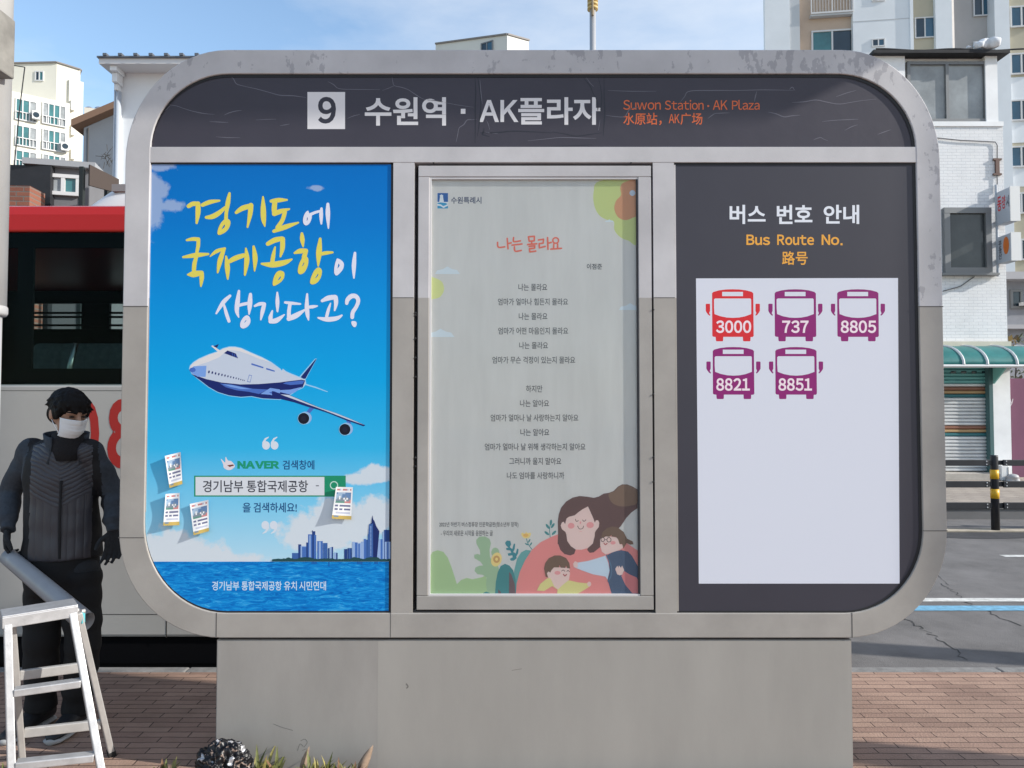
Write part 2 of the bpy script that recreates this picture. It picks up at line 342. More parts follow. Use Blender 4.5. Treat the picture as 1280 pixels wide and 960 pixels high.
# sandy strip under the guard rail and the dark repair in front of it
bb = MB(); bb.box(-30, 40, 10.46, 10.68, -.13, -.112, mat('sandy_concrete', (.38, .33, .26), .95, var=.3, vscale=6))
o = bb.build('median_strip'); o['kind'] = 'structure'
c = G(1228, 666, -.13); pts = [(c.x + 1.02 * math.cos(a) * (1 + .12 * math.sin(5 * a)), c.y - .12 + .36 * math.sin(a) * (1 + .1 * math.cos(3 * a)), -.127) for a in [2 * math.pi * i / 30 for i in range(30)]]
o = link('asphalt_patch', pts, [tuple(range(30))], roadd); o['kind'] = 'structure'
def crack(name, pts, wd, seed):
    rnd = random.Random(seed); q = []
    for (x0, y0), (x1, y1) in zip(pts, pts[1:]):
        for i in range(8): q.append((x0 + (x1 - x0) * i / 8 + rnd.uniform(-.03, .03), y0 + (y1 - y0) * i / 8 + rnd.uniform(-.03, .03)))
    v = []; f = []
    for i, (x, y) in enumerate(q):
        k = wd * rnd.uniform(.2, .9); v += [(x - k, y, -.1275), (x + k, y + k, -.1275)]
    for i in range(len(q) - 1): f.append((2 * i, 2 * i + 1, 2 * i + 3, 2 * i + 2))
    return v, f
bb = MB(); tar = mat('crack_tar', (.03, .03, .032), .9)
for i, pxs in enumerate([[(1175, 730), (1196, 742), (1205, 752), (1230, 762), (1280, 786)], [(1135, 775), (1155, 788), (1190, 808), (1207, 828)], [(1165, 715), (1190, 735)]]):
    g = [G(x, y, -.13) for x, y in pxs]; v, f = crack('c', [(p.x, p.y) for p in g], .008, i); bb.add(v, f, tar)
o = bb.build('road_cracks'); o['kind'] = 'structure'

# ------------------------------------------------------------------ the bus stop sign
YF = 3.34
UP = PR(197, 195, 197); LO = PR(165, 160, 154)
ring_m = frame_mat('frame_paint', SZ(383, YF), UP, LO, True)
mull_m = frame_mat('mullion_paint', SZ(372, YF), UP, LO, False)
base_m = mat('pedestal_paint', PR(158, 154, 149), .5, var=.10, vscale=2.2, bump=.035, bscale=120, stretch=(2.2, 1, .8))
seam_m = mat('joint', (.1, .095, .09), .8)
gasket_shade_m = mat('gasket_shade', (.014, .015, .018), .55)
shade_in = mat('recess_shade', (.045, .045, .05), .7)
sign = thing('bus_stop_sign', 'big grey bus stop information sign with rounded corners on a wide pedestal', 'bus stop sign', (SX(667, 3.45), 3.45, 0))
def rrect(l, r, t, b, rad, n=16):          # px rounded rectangle, per-corner (rx, ry): tl, tr, br, bl
    out_ = []
    for (cx, cy, a0), (rx, ry) in zip(((l, t, 180), (r, t, 270), (r, b, 0), (l, b, 90)), rad):
        sxn = 1 if a0 in (180, 90) else -1; syn = 1 if a0 in (180, 270) else -1
        for i in range(n + 1):
            a = R(a0 + 90 * i / n); out_.append((cx + sxn * rx + rx * math.cos(a), cy + syn * ry + ry * math.sin(a)))
    return out_
OUT = rrect(152.5, 1179.5, 62, 797.5, [(128, 138), (122, 138), (126, 135), (128, 135)])
INN = rrect(184, 1149.5, 92, 766.5, [(98, 94), (98, 94), (98, 105), (102, 112)])
def w2(p, D): return (SX(p[0], D), SZ(p[1], D))
o_ = [w2(p, YF) for p in OUT]; i_ = [w2(p, YF) for p in INN]; n = len(o_); YB = 3.56
vs_ = [(x, YF, z) for x, z in o_] + [(x, YF, z) for x, z in i_] + [(x, YB, z) for x, z in o_] + [(x, YB, z) for x, z in i_]; fs = []
for k in range(n):
    j = (k + 1) % n
    fs += [(k, k + n, j + n, j), (k, j, j + 2 * n, k + 2 * n), (k + n, k + 3 * n, j + 3 * n, j + n), (k + 2 * n, j + 2 * n, j + 3 * n, k + 3 * n)]
frame = bevel(link('frame', vs_, fs, [ring_m], sign), .004, 2)
# joints between the lengths of the frame
for x0, y0, x1, y1 in ((152, 382.4, 184, 383.6), (1149, 382.6, 1180, 383.8), (152, 671.6, 184, 672.6), (1149, 663, 1180, 664), (274.5, 766, 275.6, 797), (1059.2, 766, 1060.4, 797), (489.8, 766, 490.5, 797)):
    b = MB(); b.box(SX(x0, YF), SX(x1, YF), YF - .0006, YF + .001, SZ(y1, YF), SZ(y0, YF), seam_m); b.build('frame_joint', sign)
b = MB(); b.prism([w2(p, YF) for p in rrect(180, 1153, 88, 770, [(98, 94), (98, 94), (98, 105), (102, 112)])], 3.42, 3.545, shade_in); b.build('back_panel', sign)  # coloured near black for the shadow in the gap round the door
YM = 3.3425
def bar_px(b, x0, y0, x1, y1, ya, yb, m, D=None): b.box(SX(x0, D or ya), SX(x1, D or ya), ya, yb, SZ(y1, D or ya), SZ(y0, D or ya), m)
b = MB(); bar_px(b, 183, 183.5, 1150.5, 203, YM - .001, 3.43, mull_m); bevel(b.build('crossbar', sign), .002)
for x0, x1 in ((490.5, 517), (817.5, 844)):
    b = MB(); bar_px(b, x0, 203.3, x1, 767, YM, 3.43, mull_m); bar_px(b, x0, 371.6, x1, 372.6, YM - .0005, YM, seam_m); bevel(b.build('mullion', sign), .002)
# pedestal with its proud front plate, joint and base skirt
b = MB(); b.box(SX(277, 3.36), SX(1057.5, 3.36), 3.352, 3.58, -.02, SZ(799, 3.36), base_m)
ped = b.build('pedestal', sign)
base2 = mat('pedestal_paint_newer', PR(161, 157, 151), .5, var=.08, vscale=1.7, bump=.03, bscale=110, stretch=(2.4, 1, .7))
for x0, x1, m_ in ((277.2, 474.97, base_m), (475.03, 1057.3, base2)): b = MB(); b.box(SX(x0, 3.35), SX(x1, 3.35), 3.3475, 3.3515, -.02, SZ(800, 3.36), m_); b.build('front_plate', sign)
b = MB(); b.box(SX(279, 3.38), SX(1055, 3.38), 3.385, 3.57, SZ(800, 3.38), SZ(796, 3.38), seam_m); b.build('pedestal_joint', sign)
scf = mat('scuff', (.16, .15, .14), .8)
for pts, wd in (([(508, 855), (510, 858), (508.5, 860)], 1.6), ([(372, 938), (375, 930), (379, 933)], .7), ([(376, 926), (381, 924), (384, 928), (380, 934)], .7), ([(378, 938), (383, 936)], .6), ([(342, 905), (352, 909), (366, 913)], .6), ([(640, 838), (652, 836)], .5)):
    a = Art(3.3472); a.stroke(pts, wd, scf); a.build('scuff_mark', sign)

# ---- header banner
YBN = 3.351
ban_m = mat('banner_vinyl', PR(64, 61, 71), .45, var=.10, vscale=2.5, bump=.16, bscale=9, spec=.35)
a = Art(YBN); TOPARC = rrect(181, 1152.5, 89, 400, [(98, 94), (98, 94), (1, 1), (1, 1)])
a.poly([p for p in TOPARC if p[1] < 186] + [(1152.5, 186), (181, 186)], ban_m, lay=0)
ban = a.build('header_banner', sign)
wht = ink(226, 224, 226); ora = ink(224, 112, 66); blk = ink(62, 62, 72)
a = Art(YBN); a.rect(384.3, 115, 431.3, 161.3, wht); a.text('9', 397.5, 121, 420, 154.5, blk, .03, lay=3); a.build('stop_number', ban)
words(YBN, 'station_lettering', ban, [('수원역', 456, 121.5, 557.5, 157, wht, .022), ('AK', 599, 125, 648, 152.5, wht, .022), ('플라자', 647.8, 121.5, 750.5, 156, wht, .022)])
a = Art(YBN); a.rect(576, 136, 581.8, 142.2, wht); a.build('middle_dot', ban)
words(YBN, 'orange_lettering', ban, [('Suwon', 779, 125, 826, 137.2, ora, .004), ('Station', 831, 125, 879.5, 137.2, ora, .004), ('AK', 891, 125.4, 909.5, 137.2, ora, .004), ('Plaza', 915, 125, 949.5, 137.2, ora, .004), ('水原站，', 779, 141, 827, 156.5, ora, .008), ('AK', 836, 142.5, 849.5, 154, ora, .008), ('广场', 850.5, 141, 878, 156, ora, .008)])
a = Art(YBN); a.rect(884.2, 131.4, 886.4, 133.6, ora); a.build('orange_dot', ban)
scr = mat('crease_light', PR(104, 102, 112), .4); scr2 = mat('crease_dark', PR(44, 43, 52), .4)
a = Art(YBN); a.lay = 5
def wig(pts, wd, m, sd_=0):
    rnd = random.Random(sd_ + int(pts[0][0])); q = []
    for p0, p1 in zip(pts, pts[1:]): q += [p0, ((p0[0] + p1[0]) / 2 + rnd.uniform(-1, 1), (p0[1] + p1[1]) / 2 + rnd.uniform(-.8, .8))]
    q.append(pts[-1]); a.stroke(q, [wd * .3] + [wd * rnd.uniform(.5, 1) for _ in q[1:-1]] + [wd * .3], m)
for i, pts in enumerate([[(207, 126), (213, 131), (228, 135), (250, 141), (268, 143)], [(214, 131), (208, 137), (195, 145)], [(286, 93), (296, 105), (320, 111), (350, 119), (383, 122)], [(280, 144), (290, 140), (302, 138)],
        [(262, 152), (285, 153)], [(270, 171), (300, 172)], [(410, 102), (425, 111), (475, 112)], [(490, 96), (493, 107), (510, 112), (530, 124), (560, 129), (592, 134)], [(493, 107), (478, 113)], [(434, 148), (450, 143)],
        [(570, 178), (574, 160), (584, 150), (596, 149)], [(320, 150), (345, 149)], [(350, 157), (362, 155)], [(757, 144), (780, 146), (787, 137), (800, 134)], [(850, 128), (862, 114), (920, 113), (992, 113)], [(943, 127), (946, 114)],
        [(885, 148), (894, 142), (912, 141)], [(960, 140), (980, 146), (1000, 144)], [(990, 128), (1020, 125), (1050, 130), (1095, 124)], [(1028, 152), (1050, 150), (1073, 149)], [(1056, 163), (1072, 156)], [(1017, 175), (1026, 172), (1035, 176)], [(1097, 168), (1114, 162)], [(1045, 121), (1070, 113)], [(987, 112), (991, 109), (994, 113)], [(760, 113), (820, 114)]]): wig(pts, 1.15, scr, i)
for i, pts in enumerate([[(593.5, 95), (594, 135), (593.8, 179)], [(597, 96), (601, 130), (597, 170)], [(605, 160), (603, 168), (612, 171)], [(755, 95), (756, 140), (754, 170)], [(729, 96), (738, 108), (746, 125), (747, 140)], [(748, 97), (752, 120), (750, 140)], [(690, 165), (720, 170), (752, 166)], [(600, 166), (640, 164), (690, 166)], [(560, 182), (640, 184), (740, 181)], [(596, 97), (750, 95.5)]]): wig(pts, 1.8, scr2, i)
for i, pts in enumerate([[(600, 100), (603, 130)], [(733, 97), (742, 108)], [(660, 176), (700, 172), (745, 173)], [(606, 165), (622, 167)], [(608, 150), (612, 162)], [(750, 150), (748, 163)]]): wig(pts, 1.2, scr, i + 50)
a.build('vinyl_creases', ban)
# dark strips round the three openings: gasket plus painted edge shading
b = MB()
arc = [w2(p, YF) for p in rrect(184, 1149.5, 92, 766.5, [(98, 94), (98, 94), (98, 105), (102, 112)])]
arci = [w2(p, YF) for p in rrect(184 + .2, 1149.5 - 3.6, 92 + 3.4, 766.5 - 2.2, [(98, 92), (96, 92), (96, 103), (102, 111)])]
v = []; f = []; nn = len(arc)
for k in range(nn): v += [(arc[k][0], YBN - .003, arc[k][1]), (arci[k][0], YBN - .003, arci[k][1])]
for k in range(nn): f.append((2 * k, 2 * k + 1, (2 * ((k + 1) % nn)) + 1, 2 * ((k + 1) % nn)))
b.add(v, f, gasket_shade_m)
bar_px(b, 184, 203, 490, 205.6, YBN - .0025, YBN + .004, gasket_shade_m); bar_px(b, 487.6, 203, 490.5, 766, YBN - .0025, YBN + .004, gasket_shade_m)
bar_px(b, 844, 203, 1149, 206.4, YBN - .0025, YBN + .004, gasket_shade_m)
b.build('gasket_shade', sign)
b = MB(); bar_px(b, 184.3, 206, 185.8, 640, YBN - .004, YBN + .004, mull_m); b.build('trim_strip', sign); b = MB(); bar_px(b, 844.2, 206, 846, 764, YBN - .004, YBN + .004, mull_m); b.build('trim_strip', sign)

# ---- bus route panel
YRP = 3.350
rp_m = mat('route_panel_vinyl', PR(58, 57, 67), .45, var=.06, vscale=3)
a = Art(YRP); a.poly([(842, 200), (1153, 200)] + [p for p in rrect(181, 1153, 89, 770, [(98, 94), (98, 94), (98, 105), (102, 112)]) if p[0] > 1000 and p[1] > 500] + [(842, 770)], rp_m, lay=0); rpan = a.build('route_panel', sign)
rw = ink(226, 230, 238); ro = ink(236, 170, 70)
words(YRP, 'heading_lettering', rpan, [(t_, x0, 256, x1, 280, rw, .024) for t_, x0, x1 in (('버스', 912, 957), ('번호', 971, 1015.5), ('안내', 1029.5, 1074))] + [(t_, x0, 293.2, x1, 306.4, ro, .026) for t_, x0, x1 in (('Bus', 933, 962.5), ('Route', 971.5, 1017.5), ('No', 1027, 1049))] + [('路号', 977.5, 314, 1009.5, 331, ro, .014)])
a = Art(YRP); a.rect(1050.6, 304, 1053.2, 306.6, ro); a.build('full_stop', rpan)
a = Art(YRP); sh = ink(216, 219, 230, .35); a.poly([(870, 348), (1122.5, 347.5), (1124.5, 729.5), (873.5, 729.5)], sh); a.build('white_sheet', rpan)
for t_, dx, dy, c_, x0, x1 in (('3000', 0, 0, (214, 44, 52), 895, 939), ('737', 78.2, 0, (140, 34, 112), 899.5, 932.5), ('8805', 156.4, 0, (140, 34, 112), 894.5, 938.8), ('8821', .8, 72.2, (140, 34, 112), 894.5, 936.5), ('8851', 79, 72.2, (140, 34, 112), 894, 936)):
    a = Art(YRP); a.lay = 2; xf = lambda x, y, dx=dx, dy=dy: (880 + x / 13.71 + dx, 355 + y / 13.71 + dy); m_ = ink(*c_)
    body = [(138, 160), (160, 135), (260, 108), (380, 93), (490, 90), (600, 93), (720, 108), (820, 135), (845, 160), (852, 890), (835, 908), (798, 910), (796, 970), (785, 982), (680, 982), (668, 970), (666, 906), (330, 906), (328, 970), (318, 982), (215, 982), (205, 970), (200, 908), (155, 902), (142, 885)]
    disp = [(312, 135), (668, 135), (668, 208), (312, 208)]; glass = [(190, 248), (795, 248), (808, 265), (810, 515), (700, 555), (600, 574), (495, 580), (390, 574), (280, 552), (180, 515), (172, 400), (172, 265)]
    a.poly(body, m_, holes=[disp, glass], xf=xf)
    a.poly([(30, 348), (42, 338), (98, 338), (104, 348), (104, 460), (88, 500), (108, 528), (100, 546), (72, 525), (45, 490), (30, 460)], m_, xf=xf)
    a.poly([(958, 348), (946, 338), (890, 338), (882, 348), (882, 460), (898, 500), (880, 528), (888, 546), (915, 525), (942, 490), (958, 460)], m_, xf=xf)
    a.text(t_, x0 + dx, 400.5 + dy, x1 + dx, 416.3 + dy, ink(240, 222, 230), .03, lay=6); a.build('bus_icon', rpan)

# ---- poster case in the middle
case = None
b = MB()
metal = mat('door_paint_upper', PR(190, 188, 190), .45, var=.05, vscale=4)
door = frame_mat('door_paint', SZ(372, YF), PR(190, 188, 190), PR(162, 158, 153), False)
lipm_lit = mat('door_lip_lit', PR(214, 212, 212), .4)
for x0, y0, x1, y1 in ((522, 207, 815.3, 221), (522, 745, 815.3, 762.5), (522, 221.2, 536.3, 744.8), (798.6, 221.2, 815.3, 744.8)): bar_px(b, x0, y0, x1, y1, 3.3445, 3.40, door, 3.345)
dr = bevel(b.build('case_door', sign), .003)
b = MB()
for x0, y0, x1, y1, m_ in ((536.6, 221.4, 538.8, 744.6, lipm_lit), (538.8, 742.6, 798.3, 744.6, lipm_lit), (538.8, 221.4, 798.3, 224, mull_m), (796.4, 224, 798.3, 742.5, shade_in)): bar_px(b, x0, y0, x1, y1, 3.3475, 3.372, m_, 3.348)  # left and bottom lip painted as lit, right lip painted as in shade
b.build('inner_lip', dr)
b = MB(); gx0, gx1, gz0, gz1 = SX(537, 3.355), SX(798, 3.355), SZ(744, 3.355), SZ(222, 3.355); b.add([(gx0, 3.355, gz0), (gx1, 3.355, gz0), (gx1, 3.355, gz1), (gx0, 3.355, gz1)], [(0, 1, 2, 3)], glass_mat('case_glass', (1, 1, 1), refl=.55, thru=.97)); b.build('glass_pane', dr)
b = MB(); scr_m = mat('dark_screw', (.02, .02, .022), .5)
for x, y in ((542, 203.8), (789, 203.6), (519.3, 391), (519.3, 394), (519.3, 423), (519.3, 447), (519.3, 471), (519.3, 572), (519.3, 583), (817, 493), (817, 571.5), (817, 602), (817, 387)):
    b = MB(); b.sphere(P(x, y, 3.3425), (.0045, .003, .0045), scr_m, 8, 6); b.build('screw', dr)
# ------------------------------------------------------------------ airport poster
def sky_poster():
    m = bpy.data.materials.new('airport_poster_print'); m.use_nodes = True; t = m.node_tree; b = t.nodes['Principled BSDF']; b.inputs['Roughness'].default_value = .4; b.inputs['Specular IOR Level'].default_value = .15
    c = nd(t, 'ShaderNodeTexCoord'); s = nd(t, 'ShaderNodeSeparateXYZ'); t.links.new(c.outputs['Object'], s.inputs[0])
    zb = ORG['airport_poster'].z; z1, z0 = SZ(204, 3.349) - zb, SZ(702, 3.349) - zb
    mr = nd(t, 'ShaderNodeMapRange'); mr.inputs['From Min'].default_value = z0; mr.inputs['From Max'].default_value = z1; t.links.new(s.outputs['Z'], mr.inputs['Value'])
    r = nd(t, 'ShaderNodeValToRGB'); e = r.color_ramp.elements; e[0].position = 0; e[0].color = (*PR(180, 218, 236), 1); e[1].position = 1; e[1].color = (*PR(0, 110, 192), 1)
    for p, col in ((.13, (130, 204, 236)), (.28, (50, 180, 230)), (.45, (4, 164, 226)), (.65, (0, 144, 218)), (.85, (0, 120, 202))): k = e.new(p); k.color = (*PR(*col), 1)
    t.links.new(mr.outputs[0], r.inputs['Fac'])
    # painted clouds of the picture, at fixed places on the print
    n = nd(t, 'ShaderNodeTexNoise', Scale=9.0, Detail=8.0, Roughness=.62); t.links.new(c.outputs['Object'], n.inputs['Vector'])
    prev = None
    for x, y, rx, ry in ((225, 700, 60, 30), (270, 708, 60, 20), (205, 685, 25, 25), (408, 662, 56, 22), (422, 642, 36, 24), (466, 642, 36, 22), (382, 670, 30, 12), (440, 655, 40, 20), (470, 592, 30, 10), (450, 598, 20, 8), (187, 255, 18, 40), (214, 258, 16, 9), (198, 206, 26, 8), (395, 235, 12, 4)):
        p = P(x, y, 3.349); v = nd(t, 'ShaderNodeVectorMath', operation='SUBTRACT'); v.inputs[1].default_value = (p.x - ORG['airport_poster'].x, p.y - ORG['airport_poster'].y, p.z - ORG['airport_poster'].z); t.links.new(c.outputs['Object'], v.inputs[0])
        k = 3.34 / FPX; v2 = nd(t, 'ShaderNodeVectorMath', operation='MULTIPLY'); v2.inputs[1].default_value = (1 / (rx * k), 0, 1 / (ry * k)); t.links.new(v.outputs[0], v2.inputs[0])
        l_ = nd(t, 'ShaderNodeVectorMath', operation='LENGTH'); t.links.new(v2.outputs[0], l_.inputs[0])
        if prev is None: prev = l_.outputs['Value']
        else:
            mn = nd(t, 'ShaderNodeMath', operation='MINIMUM'); t.links.new(prev, mn.inputs[0]); t.links.new(l_.outputs['Value'], mn.inputs[1]); prev = mn.outputs[0]
    ad = nd(t, 'ShaderNodeMath', operation='MULTIPLY_ADD'); ad.inputs[1].default_value = -2.6; t.links.new(n.outputs['Fac'], ad.inputs[0]); t.links.new(prev, ad.inputs[2])
    cr = nd(t, 'ShaderNodeValToRGB'); cr.color_ramp.elements[0].position = 0; cr.color_ramp.elements[0].color = (1, 1, 1, 1); cr.color_ramp.elements[1].position = .34; cr.color_ramp.elements[1].color = (0, 0, 0, 1)
    sh_ = nd(t, 'ShaderNodeMath', operation='ADD'); sh_.inputs[1].default_value = .46; t.links.new(ad.outputs[0], sh_.inputs[0]); t.links.new(sh_.outputs[0], cr.inputs['Fac'])
    hi = nd(t, 'ShaderNodeMapRange'); hi.inputs['From Min'].default_value = SZ(330, 3.349) - zb; hi.inputs['From Max'].default_value = SZ(420, 3.349) - zb; hi.inputs['To Min'].default_value = .42; hi.inputs['To Max'].default_value = .92; t.links.new(s.outputs['Z'], hi.inputs['Value'])
    mu = nd(t, 'ShaderNodeMath', operation='MULTIPLY'); t.links.new(cr.outputs['Color'], mu.inputs[0]); t.links.new(hi.outputs[0], mu.inputs[1])
    mx_ = nd(t, 'ShaderNodeMix', data_type='RGBA'); mx_.inputs['B'].default_value = (*PR(214, 220, 226), 1); t.links.new(r.outputs['Color'], mx_.inputs['A']); t.links.new(mu.outputs[0], mx_.inputs['Factor'])
    # sea below the horizon
    mp_ = nd(t, 'ShaderNodeMapping', Scale=(8, 8, 42)); t.links.new(c.outputs['Object'], mp_.inputs['Vector'])
    wn = nd(t, 'ShaderNodeTexNoise', Scale=1.8, Detail=9.0, Roughness=.7, Distortion=1.2); t.links.new(mp_.outputs['Vector'], wn.inputs['Vector'])
    wr = nd(t, 'ShaderNodeValToRGB'); e = wr.color_ramp.elements; e[0].position = .28; e[0].color = (*PR(0, 84, 164), 1); e[1].position = .74; e[1].color = (*PR(110, 196, 236), 1); k = e.new(.46); k.color = (*PR(4, 120, 200), 1); k = e.new(.58); k.color = (*PR(24, 150, 220), 1)
    t.links.new(wn.outputs['Fac'], wr.inputs['Fac'])
    lt = nd(t, 'ShaderNodeMath', operation='LESS_THAN'); lt.inputs[1].default_value = z0; t.links.new(s.outputs['Z'], lt.inputs[0])
    rn_ = nd(t, 'ShaderNodeTexNoise', Scale=4.0, Detail=2.0); t.links.new(c.outputs['Object'], rn_.inputs['Vector']); bq = nd(t, 'ShaderNodeBump', Strength=.10, Distance=.01); t.links.new(rn_.outputs['Fac'], bq.inputs['Height']); t.links.new(bq.outputs['Normal'], b.inputs['Normal'])
    m2 = nd(t, 'ShaderNodeMix', data_type='RGBA'); t.links.new(lt.outputs[0], m2.inputs['Factor']); t.links.new(mx_.outputs['Result'], m2.inputs['A']); t.links.new(wr.outputs['Color'], m2.inputs['B']); t.links.new(m2.outputs['Result'], b.inputs['Base Color'])
    return m
YP = 3.349
p0 = thing('airport_poster', 'blue poster with a jet airliner over a sea skyline, left in the sign', 'poster', (SX(338, YP), YP, SZ(767, YP)))
a = Art(YP); a.poly([(181, 201), (493, 201), (493, 769)] + [p for p in rrect(181, 1153, 89, 770, [(98, 94), (98, 94), (98, 105), (102, 112)]) if p[0] < 300 and p[1] > 500], sky_poster(), lay=0); a.build('poster_sheet', p0)
yel = ink(226, 212, 92); pw = ink(226, 226, 240)
A_ = lambda x, y: (225 + x / 10.667, 230 + y / 10.667); B_ = lambda x, y: (325 + x / 10.667, 230 + y / 10.667); C_ = lambda x, y: (220 + x / 10.667, 290 + y / 10.667)
D_ = lambda x, y: (320 + x / 9.846, 285 + y / 9.846); E_ = lambda x, y: (260 + x / 11.636, 355 + y / 11.636); F_ = lambda x, y: (350 + x / 11.636, 355 + y / 11.636)
SC = {A_: 1 / 10.667, B_: 1 / 10.667, C_: 1 / 10.667, D_: 1 / 9.846, E_: 1 / 11.636, F_: 1 / 11.636}
ST = [
 (A_, yel, [[(115, 295, 55), (170, 265, 62), (240, 262, 55)], [(240, 262, 62), (240, 380, 68), (222, 520, 30)], [(300, 280, 50), (400, 240, 58), (525, 222, 28)], [(350, 445, 40), (430, 435, 66), (520, 385, 62), (610, 305, 34)], [(660, 125, 34), (640, 240, 62), (618, 380, 48), (614, 480, 50)],
            [(750, 380, 42), (830, 325, 68), (930, 295, 66)], [(945, 285, 68), (935, 400, 62), (900, 575, 24)], [(1107, 172, 24), (1110, 330, 70), (1115, 470, 66), (1130, 562, 20)]]),
 (B_, yel, [[(150, 228, 44), (250, 215, 60), (360, 212, 24)], [(198, 235, 66), (190, 330, 70), (195, 395, 66)], [(190, 398, 62), (280, 362, 62), (390, 334, 24)], [(330, 375, 58), (300, 480, 56), (235, 580, 60)], [(185, 630, 44), (340, 572, 66), (510, 515, 24)]]),
 (B_, pw, [[(660, 412, 40), (740, 378, 36), (810, 360, 34)], [(820, 328, 34), (815, 420, 52), (818, 530, 24)], [(905, 268, 40), (905, 400, 62), (912, 588, 20)]]),
 (C_, yel, [[(145, 108, 30), (220, 94, 50), (290, 96, 50)], [(298, 95, 50), (296, 180, 50), (275, 285, 42)], [(95, 335, 28), (260, 310, 64), (430, 294, 30)], [(270, 335, 48), (245, 430, 58), (238, 540, 52)], [(158, 568, 24), (230, 562, 84), (335, 545, 62)], [(342, 545, 58), (342, 620, 60), (332, 722, 24)],
            [(455, 325, 15), (540, 258, 50), (650, 220, 34)], [(640, 228, 44), (588, 380, 68), (555, 540, 24)], [(668, 328, 28), (685, 470, 70), (690, 626, 24)], [(695, 402, 50), (790, 350, 68), (900, 312, 58)], [(932, 220, 24), (945, 370, 70), (918, 572, 28)], [(1035, 195, 34), (1055, 350, 68), (1047, 518, 20)]]),
 (D_, yel, [[(145, 195, 50), (230, 150, 64), (320, 130, 54)], [(328, 135, 58), (325, 250, 58), (300, 352, 22)], [(235, 235, 20), (215, 330, 48), (200, 425, 52)], [(70, 440, 26), (200, 452, 70), (350, 425, 64), (440, 385, 22)], [(565, 68, 34), (570, 140, 58), (580, 228, 20)], [(475, 308, 26), (540, 285, 62), (612, 278, 50)], [(615, 280, 54), (592, 360, 60)],
            [(790, 134, 34), (775, 300, 72), (765, 466, 20)], [(805, 318, 44), (870, 306, 44), (942, 300, 26)]]),
 (D_, pw, [[(1218, 308, 32), (1205, 460, 54), (1205, 615, 20)]]),
 (E_, pw, [[(320, 172, 40), (220, 270, 60), (120, 428, 26)], [(232, 300, 30), (265, 420, 50), (305, 540, 46)], [(450, 102, 36), (430, 260, 68), (420, 390, 60), (446, 482, 20)], [(455, 310, 44), (520, 292, 46), (590, 280, 44)], [(618, 150, 46), (608, 290, 72), (598, 438, 22)], [(680, 320, 32), (750, 290, 50), (815, 287, 48)], [(820, 292, 52), (795, 390, 60), (768, 518, 24)],
           [(1008, 124, 26), (1010, 260, 58), (1010, 398, 28)], [(935, 392, 26), (910, 480, 60), (912, 535, 58)], [(908, 545, 60), (1000, 528, 72), (1110, 446, 20)]]),
 (F_, pw, [[(75, 268, 36), (180, 280, 44), (296, 290, 26)], [(145, 292, 50), (130, 400, 54), (130, 500, 58)], [(128, 505, 66), (240, 455, 76), (368, 370, 22)], [(395, 148, 30), (390, 320, 62), (400, 440, 58), (415, 522, 22)], [(425, 335, 44), (480, 330, 48), (542, 320, 22)], [(612, 245, 42), (700, 205, 72), (800, 190, 66)], [(808, 195, 66), (815, 280, 60), (795, 382, 26)], [(735, 282, 20), (705, 370, 44), (678, 475, 48)], [(555, 492, 26), (680, 515, 66), (820, 500, 62), (900, 456, 26)],
           [(970, 280, 50), (985, 225, 64), (1045, 175, 68), (1110, 185, 64), (1138, 245, 58), (1110, 330, 54), (1060, 410, 58), (1050, 485, 54)]]),
]
RING = [
 (A_, yel, [(610, 462), (668, 490), (665, 560), (620, 630), (545, 675), (503, 670), (505, 610), (545, 520)], [(597, 540), (575, 565), (558, 602), (592, 575)]),
 (B_, pw, [(640, 355), (660, 395), (690, 415), (685, 470), (655, 530), (610, 552), (578, 520), (575, 460), (600, 390)], [(628, 445), (624, 490), (633, 480), (636, 455)]),
 (D_, yel, [(290, 525), (345, 545), (345, 610), (300, 670), (225, 712), (205, 690), (215, 620), (245, 555)], [(298, 595), (270, 642), (290, 632), (304, 612)]),
 (D_, yel, [(590, 340), (640, 370), (640, 450), (600, 540), (545, 570), (515, 540), (525, 460), (560, 380)], [(588, 425), (568, 467), (577, 465), (592, 435)]),
 (D_, yel, [(770, 485), (810, 520), (800, 600), (755, 670), (695, 695), (665, 670), (680, 600), (720, 520)], [(762, 565), (730, 614), (745, 608), (765, 580)]),
 (D_, pw, [(1005, 375), (1060, 405), (1082, 450), (1065, 515), (1000, 582), (965, 560), (965, 480), (985, 400)], [(1015, 440), (1004, 497), (1018, 480), (1028, 460)]),
 (E_, pw, [(570, 455), (610, 490), (615, 560), (575, 620), (510, 648), (470, 620), (475, 550), (520, 480)], [(552, 525), (526, 562), (540, 555), (557, 535)]),
 (F_, pw, [(1045, 540), (1105, 548), (1115, 590), (1095, 625), (1065, 620), (1040, 580)], None)]
a = Art(YP)
for xf, m_, sts in ST:
    for i, s_ in enumerate(sts): a.stroke([p[:2] for p in s_], [p[2] for p in s_], m_, xf, SC[xf], lay=2 + i)
for xf, m_, o_, h_ in RING:
    oo = catmull(o_, 6); hh = [catmull(h_, 4)] if h_ else ()
    a.poly(oo, m_, holes=hh, xf=xf, lay=14)
a.build('brush_lettering', p0)
